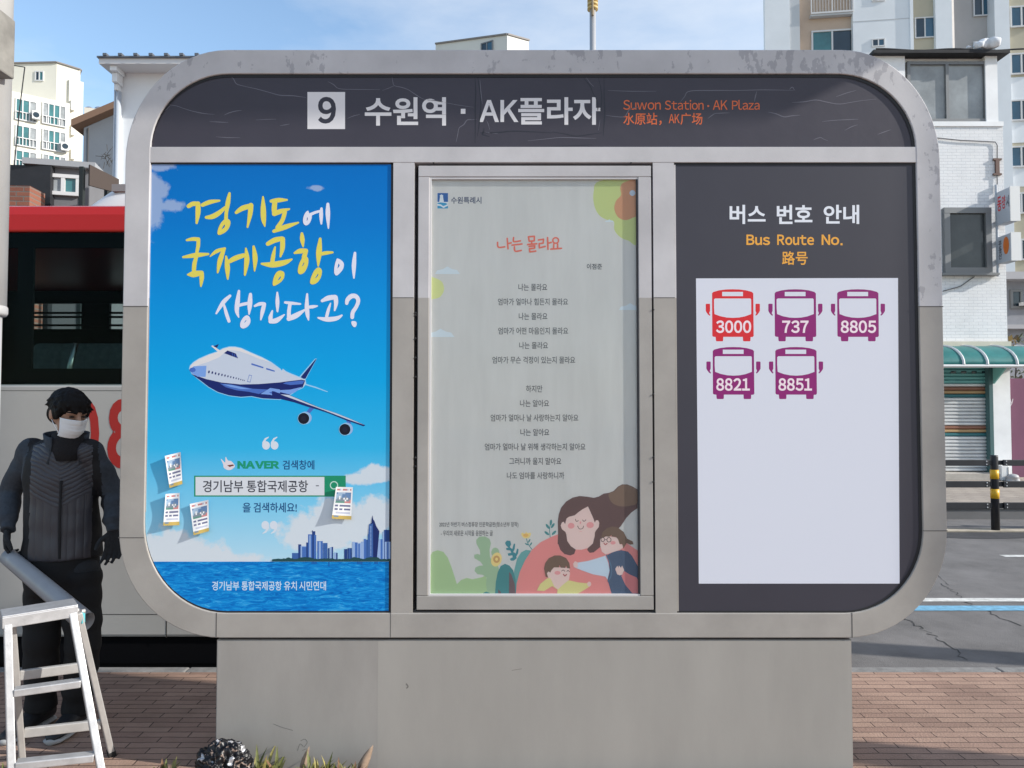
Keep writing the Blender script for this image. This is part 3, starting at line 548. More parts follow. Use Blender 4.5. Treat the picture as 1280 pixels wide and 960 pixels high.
# the airliner in the picture
G_ = lambda x, y: (230 + x / 10.667, 425 + y / 10.667); H_ = lambda x, y: (340 + x / 8.727, 440 + y / 8.727)
halo = ink(150, 205, 240); bodyw = ink(196, 206, 222); bodyt = ink(222, 220, 222); navy = ink(16, 34, 104); mid = ink(70, 108, 190); lt_ = ink(120, 160, 226)
up = [G_(*p) for p in ((75, 385), (85, 345), (130, 300), (200, 255), (330, 198), (450, 158), (520, 118), (600, 95), (680, 95), (760, 112), (900, 176), (1040, 236), (1160, 300), (1280, 388))] + [H_(*p) for p in ((105, 208), (118, 188), (150, 215), (200, 238), (300, 278), (360, 300), (366, 345), (335, 385), (270, 415), (200, 462))]
lo = [G_(*p) for p in ((1280, 790), (1050, 778), (900, 748), (760, 758), (600, 738), (450, 692), (330, 624), (200, 524), (110, 450))]
a = Art(YP); a.lay = 2
def grow(pts, k):
    cx = sum(p[0] for p in pts) / len(pts); n_ = len(pts); out_ = []
    area = sum(pts[i][0] * pts[(i + 1) % n_][1] - pts[(i + 1) % n_][0] * pts[i][1] for i in range(n_)); sg = 1 if area > 0 else -1
    for i in range(n_):
        (x0, y0), (x1, y1) = pts[i - 1], pts[(i + 1) % n_]; dx, dy = x1 - x0, y1 - y0; l_ = math.hypot(dx, dy) or 1
        out_.append((pts[i][0] + sg * dy / l_ * k, pts[i][1] - sg * dx / l_ * k))
    return out_
a.poly(grow(up + lo, .9), halo, lay=2); a.poly(up + lo, bodyw, lay=4)
a.poly([G_(*p) for p in ((75, 385), (85, 345), (130, 300), (200, 255), (330, 198), (450, 158), (520, 118), (600, 95), (680, 95), (760, 112), (900, 176), (1040, 236), (1160, 300), (1000, 250), (860, 190), (740, 150), (620, 135), (560, 150), (470, 230), (330, 290), (200, 330))], bodyt, lay=5)
belly = [G_(*p) for p in ((100, 455), (300, 522), (500, 567), (750, 592), (1000, 587), (1280, 565))] + [H_(*p) for p in ((150, 322), (320, 302), (362, 310), (335, 385), (270, 415), (200, 462))] + lo[:-1]
a.poly(belly, navy, lay=6)
a.poly([G_(*p) for p in ((480, 580), (620, 592), (760, 620), (920, 650), (1120, 660), (1000, 720), (860, 690), (700, 670), (560, 630))], mid, lay=7)
a.poly([G_(*p) for p in ((520, 590), (640, 600), (760, 628), (900, 655), (760, 655), (620, 625))], lt_, lay=8)
a.poly([H_(*p) for p in ((150, 330), (320, 310), (355, 318), (330, 350), (200, 360), (120, 345))], mid, lay=7); a.poly([H_(*p) for p in ((20, 420), (200, 410), (330, 380), (250, 440), (190, 462), (60, 430))], lt_, lay=7)
a.poly([G_(*p) for p in ((1020, 720), (1150, 640), (1280, 660), (1280, 770), (1150, 730))], lt_, lay=8); a.poly([G_(*p) for p in ((1130, 700), (1200, 680), (1280, 720), (1280, 760))], mid, lay=9)
a.poly([G_(*p) for p in ((76, 395), (130, 350), (300, 343), (288, 492), (180, 488), (108, 446))], lt_, lay=7); a.ell(*G_(115, 398), 3.8, 3.0, mid, lay=8)
a.poly([G_(*p) for p in ((535, 175), (580, 140), (690, 180), (722, 245), (640, 215))], navy, lay=7)
for x in (640, 668, 694): a.poly([G_(x, 172 + (x - 640) * .4), G_(x + 7, 174 + (x - 640) * .4), G_(x + 14, 218 + (x - 640) * .4), G_(x + 8, 216 + (x - 640) * .4)], mid, lay=8)
for i in range(14):
    k = i / 13; x = 333 + 470 * (1 - (1 - k) ** 1.25); y = 425 + 115 * (1 - (1 - k) ** 1.15); r_ = 1.4 - .75 * k
    a.ell(*G_(x, y), r_ * .75, r_ * 1.35, navy, .25, lay=7, n=10)
a.poly([G_(*p) for p in ((900, 308), (1060, 360), (1056, 378), (898, 330))], mid, lay=7); a.poly([G_(*p) for p in ((1098, 372), (1212, 408), (1208, 424), (1095, 392))], mid, lay=7)
a.poly([G_(*p) for p in ((868, 462), (906, 472), (884, 566), (842, 556))], mid, lay=7); a.poly([G_(*p) for p in ((872, 470), (900, 478), (880, 558), (848, 550))], bodyw, lay=8)
a.poly([G_(*p) for p in ((362, 80), (384, 72), (492, 148), (452, 158))], bodyt, lay=3); a.poly([G_(*p) for p in ((390, 84), (465, 52), (440, 104))], navy, lay=4)
a.poly([H_(*p) for p in ((296, 272), (470, 72), (490, 72), (372, 292), (340, 296))], halo, lay=3); a.poly([H_(*p) for p in ((312, 274), (474, 80), (486, 76), (366, 290), (345, 294))], navy, lay=4)
a.poly([H_(*p) for p in ((345, 340), (480, 380), (612, 432), (604, 438), (470, 392), (350, 356))], halo, lay=3)
a.poly([H_(*p) for p in ((0, 425), (100, 455), (180, 465), (400, 555), (520, 606), (700, 666), (850, 726), (1018, 798), (1000, 810), (820, 748), (620, 668), (500, 628), (380, 594), (250, 550), (100, 514), (0, 505))], navy, lay=10)
a.poly([H_(*p) for p in ((90, 462), (180, 468), (400, 560), (520, 608), (700, 668), (850, 728), (1012, 798), (820, 732), (620, 655), (500, 610), (400, 575), (250, 520))], bodyw, lay=11)
for cx, cy, px_ in ((345, 725, 450), (795, 845, 836)):
    a.poly([H_(px_ - 40, 605 + (cy - 725) * 1.05), H_(px_ + 10, 615 + (cy - 725) * 1.05), H_(cx + 70, cy - 60), H_(cx + 30, cy - 70)], mid, lay=3)
    a.ell(*H_(cx + 18, cy - 6), 8.0, 7.8, ink(150, 182, 224), lay=12); a.ell(*H_(cx, cy), 7.6, 7.6, halo, lay=13); a.ell(*H_(cx, cy), 7.0, 7.0, ink(14, 16, 36), lay=14); a.ell(*H_(cx, cy), 3.2, 3.2, ink(26, 28, 50), lay=15)
a.build('airliner_picture', p0)
# the skyline in the picture
I_ = lambda x, y: (340 + x / 8.533, 640 + y / 8.533); a = Art(YP); tones = {'d': ink(34, 66, 130), 'm': ink(70, 112, 184), 'l': ink(150, 178, 220), 'k': ink(24, 44, 104), 'b': ink(60, 100, 165)}
for i, (x0, y0, x1, y1, k) in enumerate([(213, 437, 300, 505, 'b'), (280, 345, 312, 505, 'd'), (305, 362, 388, 505, 'l'), (320, 372, 380, 505, 'm'), (365, 325, 392, 505, 'd'), (385, 238, 432, 505, 'm'), (398, 250, 412, 505, 'l'), (428, 205, 462, 505, 'd'), (448, 245, 472, 505, 'm'), (483, 310, 542, 505, 'm'), (500, 316, 520, 505, 'l'), (545, 330, 592, 505, 'b'), (597, 385, 613, 510, 'd'), (618, 375, 636, 505, 'l'), (636, 372, 652, 505, 'd'), (662, 432, 690, 505, 'l'), (684, 436, 700, 505, 'd'),
        (770, 395, 803, 505, 'd'), (806, 385, 852, 505, 'd'), (820, 390, 836, 505, 'b'), (856, 318, 885, 505, 'l'), (885, 324, 912, 505, 'm'), (912, 330, 956, 505, 'l'), (920, 340, 938, 505, 'm'), (952, 315, 985, 505, 'l'), (980, 288, 1002, 505, 'm'), (1000, 295, 1024, 505, 'b'), (1022, 238, 1080, 485, 'b'), (1122, 290, 1160, 505, 'l'), (1158, 290, 1192, 505, 'm'), (1180, 210, 1206, 505, 'l'), (1196, 190, 1252, 505, 'd'), (1204, 318, 1262, 505, 'l'), (1226, 322, 1244, 505, 'm')]):
    a.rect(*I_(x0, y0), *I_(x1, y1), tones[k], lay=2 + i * .5)
a.poly([I_(*p) for p in ((1036, 130), (1060, 118), (1064, 80), (1072, 35), (1080, 80), (1092, 95), (1112, 150), (1145, 205), (1120, 490), (1078, 490))], tones['k'], lay=24); a.poly([I_(*p) for p in ((1036, 132), (1076, 122), (1078, 485), (1022, 485), (1022, 300))], tones['b'], lay=25)
for y in range(150, 470, 14): a.rect(*I_(1046, y), *I_(1060, y + 6), tones['l'], lay=27)
a.rect(*I_(428, 196), *I_(436, 210), tones['d'], lay=24)
tr = ink(34, 74, 78); rnd = random.Random(3); pts = [(0, 527)] + [(x, 508 - 22 * abs(math.sin(x * .013)) * (1 if 150 < x < 500 or 850 < x < 1140 else .35) - rnd.uniform(0, 8)) for x in range(0, 1265, 18)] + [(1262, 527)]
a.poly([I_(*p) for p in pts], tr, lay=30)
for x, w_ in ((420, 60), (600, 14), (1090, 40), (905, 60)): a.rect(*I_(x, 530), *I_(x + w_, 575 if w_ < 30 else 555), ink(14, 100, 178), lay=3)
a.build('skyline_picture', p0)
# search box and printed lines
a = Art(YP); gr = ink(28, 142, 104); nv = ink(22, 78, 130)
a.rect(242.6, 594.6, 432.2, 620.8, gr); a.rect(244.4, 596.2, 405.5, 619.2, ink(216, 220, 226), lay=3); a.ell(417.5, 606.6, 5.2, 5.2, ink(196, 226, 214), lay=4, hole=.76); a.stroke([(421, 610.5), (424.5, 614)], 1.6, ink(196, 226, 214), lay=4)
a.rect(394.8, 606.6, 398.6, 607.8, ink(90, 92, 100), lay=5); sb0 = a.build('search_box', p0)
words(YP, 'search_words', sb0, [('경기남부', 253.5, 600.3, 304, 615.4, ink(62, 64, 74), .012), ('통합국제공항', 308.5, 600.3, 385, 615.4, ink(62, 64, 74), .012)])
pl_ = ink(206, 226, 244)
words(YP, 'printed_word', p0, [('NAVER', 296.8, 576.2, 349.4, 585.8, ink(22, 150, 112), .06), ('검색창에', 353.4, 575.2, 393, 587, nv, .014), ('을', 303.4, 628.4, 313.4, 640.4, nv, .014), ('검색하세요!', 317, 628.2, 371, 640.6, nv, .014), ('경기남부', 265, 726.5, 299, 738, pl_, .012), ('통합국제공항', 302, 726.5, 352, 738, pl_, .012), ('유치', 355, 726.5, 371, 738, pl_, .012), ('시민연대', 374, 726.5, 407.5, 738, pl_, .012)])
qm = ink(214, 222, 232)
for cx, cy, s_ in ((332.6, 556.8, 1), (343.2, 556.8, 1), (331.6, 656.4, -1), (342, 656.4, -1)):
    a = Art(YP); a.ell(cx, cy, 4.8, 5.2, qm, lay=2); f_ = [(-4.8, 0), (-4.6, -4), (-1.5, -9), (3.2, -11), (3.6, -10.2), (0, -7), (-1.5, -4)]; a.poly([(cx + s_ * x, cy + s_ * y) for x, y in f_], qm, lay=3); a.build('quotation_mark', p0)
a = Art(YP); a.poly([(276, 573.5), (279, 576), (281.5, 578), (282, 571), (285, 575.5), (289, 576.5), (293, 581), (293, 584), (288, 587.5), (283, 587), (279.5, 584), (279, 580.5)], ink(224, 216, 222), lay=2, smooth=True); a.poly([(284, 581.5), (291.5, 580.5), (292.5, 582), (287, 583.8)], ink(120, 66, 60), lay=4); a.build('winged_hat_emblem', p0)

# ------------------------------------------------------------------ paper slips stuck on the poster
paper = mat('slip_paper', (.80, .80, .80), .7); SLC = {'w': paper, 'r': mat('slip_red', (.55, .22, .22), .7), 'b': mat('slip_blue', (.12, .22, .40), .7), 's': mat('slip_sky', (.34, .46, .60), .7), 'd': mat('slip_dark', (.20, .25, .30), .7), 'g': mat('slip_green', (.12, .28, .22), .7), 'y': mat('slip_gold', (.52, .37, .10), .7), 't': mat('slip_text', (.14, .15, .26), .7), 'p': mat('slip_pale', (.5, .52, .62), .7)}
ROWS = ['wwwwwwwwwwww', 'wrrpwrrrpwrw', 'wwwwwwwwwwww', 'wbsssssbbbbw', 'wssssbbbbbbw', 'wsswsbbdbbbw', 'wsdwddwdwdbw', 'wddddddwddrw', 'wggggggrrrrw', 'wwwwwwwwwwww', 'wttwtttttttw', 'wwwwwwwwwwww', 'wttwttwttttw', 'wwwwwwwwwwww', 'wwpppppppppw', 'wwwwwwwwwwww', 'ydddyyyyyyyy', 'yyyyyyyyyyyy']
def slip(label, q, lift, seed):
    nu, nv = 12, 18; rnd = random.Random(seed); vs_ = []; fs = []; mats = list(SLC.values()); keys = list(SLC); mi = []
    for j in range(nv + 1):
        for i in range(nu + 1):
            u, v_ = i / nu, j / nv; x = (q[0][0] * (1 - u) + q[1][0] * u) * (1 - v_) + (q[3][0] * (1 - u) + q[2][0] * u) * v_; y = (q[0][1] * (1 - u) + q[1][1] * u) * (1 - v_) + (q[3][1] * (1 - u) + q[2][1] * u) * v_
            h = .0025 + lift[0] * (1 - u) ** 1.6 * (1 - .35 * v_) + lift[1] * u ** 3 * (1 - v_) ** 2 + lift[2] * v_ ** 3 + .0015 * math.sin(u * 5 + v_ * 4 + seed)
            vs_.append(P(x, y, YP - h))
    for j in range(nv):
        for i in range(nu): fs.append((j * (nu + 1) + i, j * (nu + 1) + i + 1, (j + 1) * (nu + 1) + i + 1, (j + 1) * (nu + 1) + i)); mi.append(keys.index(ROWS[j][i]))
    o = link('paper_slip', vs_, fs, mats, None, mi, True, origin=P(*q[0], YP)); tag(o, label, 'paper slip', 'small advert slips stuck on the airport poster'); return o
slip('small curled advert slip, uppermost of the three at the left of the blue poster', [(206, 570), (225.8, 565), (228, 605), (212, 610)], (.013, .006, .004), 1)
slip('small advert slip stuck below the uppermost slip at the poster left edge', [(207, 617.6), (224.6, 616), (224.2, 656.4), (204, 657.2)], (.014, .003, .008), 2)
slip('small tilted advert slip hanging just below the left end of the search box', [(237.2, 630), (260.6, 624.7), (261.2, 664), (242, 669.2)], (.008, .005, .010), 3)
slip('small advert slip covering the green corner of the search box, right of the others', [(420, 608.6), (441.2, 609), (439, 649.6), (414.6, 648.2)], (.011, .003, .007), 4)

# ------------------------------------------------------------------ poem poster behind glass
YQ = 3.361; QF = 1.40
p1 = thing('poem_poster', 'pale grey poem poster with a mother and children drawing, behind glass', 'poster', (SX(668, YQ), YQ, SZ(745, YQ)))
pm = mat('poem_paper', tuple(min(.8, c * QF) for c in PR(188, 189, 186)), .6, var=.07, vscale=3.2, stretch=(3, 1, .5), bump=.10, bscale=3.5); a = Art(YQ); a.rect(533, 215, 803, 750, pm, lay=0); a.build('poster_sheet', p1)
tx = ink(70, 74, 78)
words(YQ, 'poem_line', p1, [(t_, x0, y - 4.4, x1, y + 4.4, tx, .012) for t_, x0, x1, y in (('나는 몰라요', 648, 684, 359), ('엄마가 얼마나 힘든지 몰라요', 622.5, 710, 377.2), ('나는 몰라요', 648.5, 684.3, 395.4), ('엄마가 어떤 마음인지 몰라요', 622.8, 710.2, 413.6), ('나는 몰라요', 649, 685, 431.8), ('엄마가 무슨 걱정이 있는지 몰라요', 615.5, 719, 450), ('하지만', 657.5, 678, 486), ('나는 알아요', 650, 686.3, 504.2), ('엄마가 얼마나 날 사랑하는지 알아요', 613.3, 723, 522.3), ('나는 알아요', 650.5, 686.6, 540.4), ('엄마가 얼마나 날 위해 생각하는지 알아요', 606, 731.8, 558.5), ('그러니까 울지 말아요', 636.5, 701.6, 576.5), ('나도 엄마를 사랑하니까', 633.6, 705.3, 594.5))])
words(YQ, 'small_print', p1, [('이점준', 733.5, 329.6, 752.6, 336.8, tx, .02), ('2022년 하반기 버스정류장 인문학글판(청소년부 창작)', 549, 652.4, 648, 659.6, tx, .012), ('- 우리의 새로운 시작을 응원하는 글', 551, 663, 616, 670, tx, .012)])
tm = ink(206, 92, 72)
for body_ in ([[(622, 303), (623, 309), (631, 308.5)], [(634, 298), (635, 311)], [(635, 304.5), (639, 303.5)]], [[(642, 297), (642.3, 302), (650.5, 301)], [(640, 306.4), (652.5, 305)], [(643, 308.5), (644, 314), (651.5, 313)]],
    [[(660.5, 296), (661.5, 301.5)], [(660.5, 296), (668, 295.4)], [(668, 295.6), (667.8, 301)], [(661.8, 301.6), (667.6, 301)], [(664.6, 301.8), (664.6, 304.4)], [(659.5, 305.6), (671, 304.6)], [(661.5, 308), (668.5, 307.2)], [(668.4, 307.4), (668.2, 310)], [(662, 310.9), (668, 310.2)], [(662, 311), (662.2, 314.4)], [(662.4, 314.8), (669.8, 313.8)]],
    [[(673, 300), (679.5, 299)], [(679.5, 299.4), (679, 303.5)], [(674, 304.6), (679, 303.8)], [(674, 304.8), (674.2, 309.5)], [(674.4, 309.8), (681.5, 308)], [(684.5, 297), (685, 311.5)], [(685, 304), (689, 303)]],
    [[(692.3, 305), (692, 309.5)], [(697, 305), (697, 309.5)], [(688.5, 311.4), (701.8, 310.4)]]):
    a = Art(YQ)
    for i, s_ in enumerate(body_): a.stroke(s_, 2.1, tm, lay=2 + i)
    if body_[0][0] == (692.3, 305): a.ell(694.6, 300.6, 4.6, 4.4, tm, lay=1, hole=.56)
    a.build('title_word', p1)
a = Art(YQ); lb = ink(24, 72, 140); a.rect(546.4, 241.3, 560, 260.6, ink(196, 206, 212), lay=1); a.rect(546.8, 241.3, 560, 252.4, lb, lay=2); a.poly([(549.2, 252.4), (550, 246), (549.6, 244.2), (551.8, 243), (554, 244.2), (553.8, 246), (554.8, 252.4)], ink(196, 206, 212), lay=3)
a.poly([(546.8, 253.6), (551, 253), (557, 253.8), (559.6, 255), (556, 257), (553.6, 257.4), (551, 255.4), (546.8, 254.8)], ink(36, 130, 176), lay=3); a.poly([(546.8, 257), (551, 257.8), (554.4, 260), (558, 258), (560, 257.2), (560, 260.6), (546.8, 260.6)], ink(36, 130, 176), lay=3)
a.text('수원특례시', 563.8, 246, 601.8, 254.6, ink(48, 58, 84), .02); a.build('city_emblem', p1)
# drawing: shapes at the edges
a = Art(YQ); lg = ink(176, 190, 120)
K_ = lambda x, y: (510 + x / 4, 190 + y / 4)
a.poly([K_(*p) for p in ((1150, 145), (960, 145), (928, 200), (932, 270), (960, 320), (1010, 345), (1030, 350), (1032, 390), (1060, 425), (1100, 442), (1150, 445))], lg, smooth=True, lay=1, n=5)
a.poly([K_(*p) for p in ((1150, 150), (1085, 150), (1062, 175), (1065, 215), (1040, 245), (1032, 285), (1050, 325), (1085, 340), (1120, 330), (1150, 300))], ink(186, 132, 96), smooth=True, lay=3, n=5)
a.ell(*K_(1122, 205), 3.6, 3.6, ink(176, 196, 214), lay=5)
a.poly([K_(*p) for p in ((100, 630), (130, 628), (170, 650), (180, 690), (160, 725), (125, 735), (100, 732))], ink(192, 200, 130), smooth=True, lay=1)
for dx, dy, s_ in ((135, 610, 1), (1055, 790, .9), (985, 350, .35), (95, 925, 1.1)): a.poly([K_(dx + s_ * x, dy + s_ * y) for x, y in ((0, 0), (10, -18), (40, -25), (62, -38), (85, -25), (110, -20), (125, 0))], ink(190, 204, 212), lay=2)
a.build('corner_drawing', p1)
# drawing: plants, mother, two children
L_ = lambda x, y: (535 + x / 8.258, 650 + y / 8.258); M_ = lambda x, y: (690 + x / 11.29, 595 + y / 11.29); N_ = lambda x, y: (670 + x / 9.846, 660 + y / 9.846)
a = Art(YQ); g1 = ink(148, 178, 130); g2 = ink(138, 168, 136); teal = ink(52, 118, 122); teal2 = ink(86, 146, 146); yl = ink(214, 190, 120)
a.poly([L_(*p) for p in ((20, 820), (20, 380), (45, 330), (100, 312), (160, 330), (205, 390), (240, 480), (270, 570), (298, 662), (340, 620), (400, 598), (460, 612), (560, 590), (600, 570), (620, 560), (600, 600), (690, 640), (700, 820))], g1, lay=1)
a.poly([L_(*p) for p in ((620, 800), (600, 660), (606, 590), (560, 565), (510, 560), (480, 525), (490, 490), (530, 472), (570, 470), (540, 430), (480, 395), (476, 360), (510, 350), (540, 360), (535, 310), (500, 245), (498, 205), (530, 172), (590, 170), (635, 195), (650, 240), (635, 310), (640, 380), (668, 440), (720, 470), (740, 520), (720, 800))], g2, lay=2)
a.ell(*L_(695, 335), 5, 6, g2, lay=2)
a.ell(*L_(706, 408), 6.6, 9, yl, .3, lay=4); a.ell(*L_(708, 405), 4.2, 4.6, ink(178, 136, 84), lay=5); a.ell(*L_(708, 405), 1.8, 2, yl, lay=6)
a.poly([L_(*p) for p in ((870, 800), (890, 520), (920, 400), (960, 335), (1010, 308), (1065, 315), (1050, 800))], teal2, lay=3)
a.poly([L_(*p) for p in ((690, 800), (700, 640), (720, 540), (750, 475), (795, 452), (840, 470), (880, 520), (905, 620), (910, 800))], teal, lay=4)
a.poly([L_(*p) for p in ((838, 535), (860, 560), (895, 660), (905, 800), (835, 800))], ink(92, 76, 82), lay=5); a.poly([L_(*p) for p in ((725, 715), (750, 740), (770, 800), (725, 800))], ink(92, 76, 82), lay=5)
a.poly([L_(*p) for p in ((545, 800), (560, 760), (600, 738), (640, 755), (660, 800))], teal, lay=5)
a.poly([L_(*p) for p in ((795, 235), (815, 212), (850, 215), (858, 250), (845, 280), (870, 300), (885, 245), (900, 245), (895, 300), (880, 330), (905, 345), (920, 295), (935, 300), (930, 345), (912, 375), (915, 395), (885, 420), (855, 420), (845, 400), (875, 385), (870, 365), (830, 370), (822, 345), (860, 338), (850, 315), (810, 310), (805, 290), (830, 285), (805, 262))], ink(46, 116, 128), lay=3)
a.stroke([L_(1015, 190), L_(1035, 250), L_(1075, 305)], 1.0, teal, lay=2); a.ell(*L_(1045, 215), .9, 2.6, teal, .5, lay=3); a.ell(*L_(1018, 250), .9, 2.4, teal, -1.1, lay=3); a.ell(*L_(1062, 248), .9, 2.4, teal, .6, lay=3)
a.poly([L_(*p) for p in ((962, 150), (975, 130), (1000, 140), (1010, 122), (1030, 135), (1055, 130), (1062, 152), (1040, 185), (990, 187))], yl, smooth=True, lay=4); a.ell(*L_(1010, 158), 3.4, 2, ink(206, 160, 84), lay=5)
a.stroke([(687.8, 672), (687, 662), (688.5, 652)], .9, teal, lay=2)
for x, y, r_ in ((684.5, 658, -.6), (691, 657, .6), (683.5, 666.5, -.9), (692.5, 666, .8), (688.6, 653, .1)): a.ell(x, y, 1.5, 3.6, teal, r_, lay=3)
a.build('plant_drawing', p1)
a = Art(YQ); pink = ink(206, 124, 122); pink2 = ink(194, 112, 116); hair = ink(84, 62, 62); skin = ink(210, 184, 178); cheek = ink(206, 138, 138); bh = ink(98, 78, 66); nvy = ink(58, 78, 104)
a.poly([L_(*p) for p in ((905, 800), (915, 660), (945, 540), (1000, 420), (1070, 310), (1160, 230), (1280, 170))] + [(700, 667), (718, 662), (740, 668), (765, 668), (785, 680), (800, 690), (802, 750)], pink, lay=6)
a.poly([M_(*p) for p in ((1205, 190), (1130, 145), (1060, 118), (990, 118), (930, 150), (870, 212), (800, 238), (730, 248), (660, 290), (590, 308), (500, 292), (390, 282), (290, 305), (200, 360), (130, 445), (95, 540), (82, 640), (85, 800), (80, 960))] + [N_(*p) for p in ((275, 200), (300, 270), (350, 320), (420, 338), (470, 320), (488, 270), (470, 230), (430, 205), (640, 240), (630, 270), (660, 305), (710, 300), (790, 235), (860, 150), (1000, 20))] + [M_(*p) for p in ((970, 710), (1050, 590), (1120, 515), (1205, 455))], hair, lay=8)
a.poly([M_(*p) for p in ((800, 250), (880, 215), (940, 155), (1000, 125), (1060, 126), (1130, 155), (1200, 205), (1200, 380), (1100, 420), (980, 430), (880, 400), (820, 340))], ink(108, 88, 74), smooth=True, lay=9)
a.poly([M_(*p) for p in ((508, 430), (540, 500), (580, 590), (605, 660), (620, 625), (650, 625), (668, 660), (660, 720), (620, 770), (605, 800), (600, 900))] + [N_(*p) for p in ((720, 100), (700, 190), (640, 245), (560, 268), (490, 265), (430, 225), (385, 160), (375, 90))] + [M_(*p) for p in ((205, 830), (190, 790), (140, 750), (122, 700), (140, 655), (165, 645), (185, 680), (205, 600), (240, 575), (320, 555), (380, 505), (430, 470))], skin, lay=10)
a.stroke([M_(330, 610), M_(345, 640), M_(372, 630)], .8, hair, lay=12); a.stroke([M_(432, 620), M_(452, 640), M_(478, 618)], .8, hair, lay=12); a.stroke([M_(362, 705), M_(382, 742), M_(410, 748), M_(435, 735), M_(447, 705)], .8, hair, lay=12); a.ell(*M_(402, 658), 1, 1.6, cheek, lay=12); a.ell(*M_(270, 702), 4.2, 3.6, cheek, lay=12); a.ell(*M_(538, 692), 4.6, 3.8, cheek, lay=12); a.stroke([M_(388, 780), M_(418, 782)], .5, cheek, lay=12)
a.build('mother_drawing', p1)
a = Art(YQ); a.lay = 14
a.poly([N_(*p) for p in ((880, 330), (960, 290), (1050, 272), (1130, 290), (1180, 340), (1225, 420), (1260, 480), (1290, 620), (1290, 900), (940, 840), (900, 700), (880, 640), (905, 540), (900, 440))], nvy, lay=14)
a.poly([N_(*p) for p in ((1050, 590), (1085, 530), (1150, 570), (1240, 610), (1290, 700), (1290, 900), (1200, 820), (1100, 700))], pink2, lay=15); a.poly([N_(*p) for p in ((975, 505), (1000, 465), (1015, 490), (1020, 460), (1045, 490), (1060, 462), (1085, 520), (1060, 575), (1030, 582), (1000, 570))], skin, lay=16)
a.poly([N_(*p) for p in ((855, 340), (890, 430), (905, 520), (880, 635), (855, 598), (700, 570), (560, 520), (500, 495), (465, 480), (455, 440), (480, 408), (515, 425), (640, 405), (760, 370))], ink(180, 198, 212), lay=16); a.poly([N_(*p) for p in ((455, 440), (480, 408), (515, 425), (512, 490), (465, 480))], skin, lay=17)
a.stroke([N_(870, 335), N_(925, 470), N_(925, 580), N_(888, 655)], 1.6, ink(70, 98, 124), lay=17)
a.poly([N_(*p) for p in ((790, 140), (810, 110), (900, 100), (1000, 120), (1040, 200), (1072, 205), (1068, 245), (1030, 270), (940, 300), (855, 325), (810, 290), (790, 220))], skin, lay=17)
a.poly([N_(*p) for p in ((800, 120), (820, 50), (870, 5), (940, -20), (1010, -5), (1080, 50), (1120, 130), (1190, 165), (1200, 200), (1160, 205), (1115, 185), (1075, 255), (1060, 195), (1030, 200), (1010, 140), (985, 112), (930, 105), (930, 85), (905, 108), (870, 105), (855, 80), (850, 112))], bh, lay=18)
a.ell(*N_(822, 142), 2.6, 3, ink(70, 56, 56), lay=20, hole=.72); a.ell(*N_(898, 145), 3, 3.2, ink(70, 56, 56), lay=20, hole=.74); a.stroke([N_(848, 142), N_(870, 143)], .6, ink(70, 56, 56), lay=20); a.ell(*N_(948, 182), 3.2, 2.2, cheek, lay=19); a.stroke([N_(835, 185), N_(855, 205), N_(875, 188)], 1.2, ink(160, 76, 76), lay=20)
ys = ink(200, 194, 128)
a.poly([N_(*p) for p in ((10, 770), (50, 690), (130, 625), (190, 600), (300, 640), (410, 645), (520, 670), (620, 680), (660, 660), (680, 690), (660, 720), (600, 760), (500, 815), (400, 840), (255, 840), (265, 760), (200, 715), (100, 775))], ys, lay=20)
a.poly([N_(*p) for p in ((190, 500), (240, 480), (410, 490), (418, 560), (405, 640), (340, 690), (270, 755), (225, 720), (180, 620), (140, 610), (132, 560), (150, 535), (180, 545))], skin, lay=21); a.ell(*N_(655, 690), 2.4, 3, skin, lay=21)
a.poly([N_(*p) for p in ((120, 600), (100, 500), (115, 430), (160, 370), (230, 338), (300, 338), (370, 370), (410, 430), (420, 498), (385, 495), (370, 462), (360, 492), (305, 488), (288, 455), (282, 485), (220, 485), (190, 520), (178, 548), (150, 535), (135, 560), (150, 610))], bh, lay=22)
a.ell(*N_(265, 552), 3.8, 2.4, cheek, lay=23); a.stroke([N_(315, 530), N_(335, 518), N_(355, 532)], .8, hair, lay=23); a.stroke([N_(380, 535), N_(395, 522), N_(412, 538)], .8, hair, lay=23); a.stroke([N_(338, 570), N_(355, 590), N_(375, 572)], 1.4, ink(150, 70, 72), lay=23)
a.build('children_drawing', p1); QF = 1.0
# ------------------------------------------------------------------ red and white bus behind the sign
buswhite = mat('bus_white_paint', (.37, .36, .345), .3, var=.08, vscale=1.2, spec=.4); busred = mat('bus_red_paint', (.36, .014, .010), .3, spec=.3); busblk = mat('bus_black', (.004, .004, .005), .7, spec=.05); under = mat('underbody', (.008, .008, .008), .9)
bus = thing('bus', 'red topped white bus with black window band standing at the kerb behind the sign', 'bus', (-3.7, 6.0, -.13))
BX0, BX1, BY0, BY1 = -9.2, 1.5, 4.76, 7.22
zt, zw1, zw0, zs = SZ(249, BY0), SZ(290, BY0), SZ(480, BY0), SZ(797, BY0)
b = MB(); b.box(BX0, BX1, BY0, BY0 + .06, zs, zw0, buswhite); b.box(BX0, BX1, BY1 - .06, BY1, zs, 1.7, buswhite)
b.box(BX0, BX0 + .06, BY0 + .061, BY1 - .061, zs, zw1 + .02, buswhite); b.box(BX1 - .06, BX1, BY0 + .061, BY1 - .061, zs, zw1 + .02, buswhite); b.box(BX0 + .07, BX1 - .07, BY0 + .07, BY1 - .07, zs, .5, under)
bevel(b.build('body', bus), .02)
b = MB(); pr = [(BY0 - .004, zw1), (BY0 + .02, zw1 + .12), (BY0 + .07, zt - .03), (BY0 + .16, zt), (BY0 + .6, zt + .06), (BY1 - .6, zt + .06), (BY1 - .16, zt), (BY1 - .02, zw1 + .1), (BY1, zw1)]
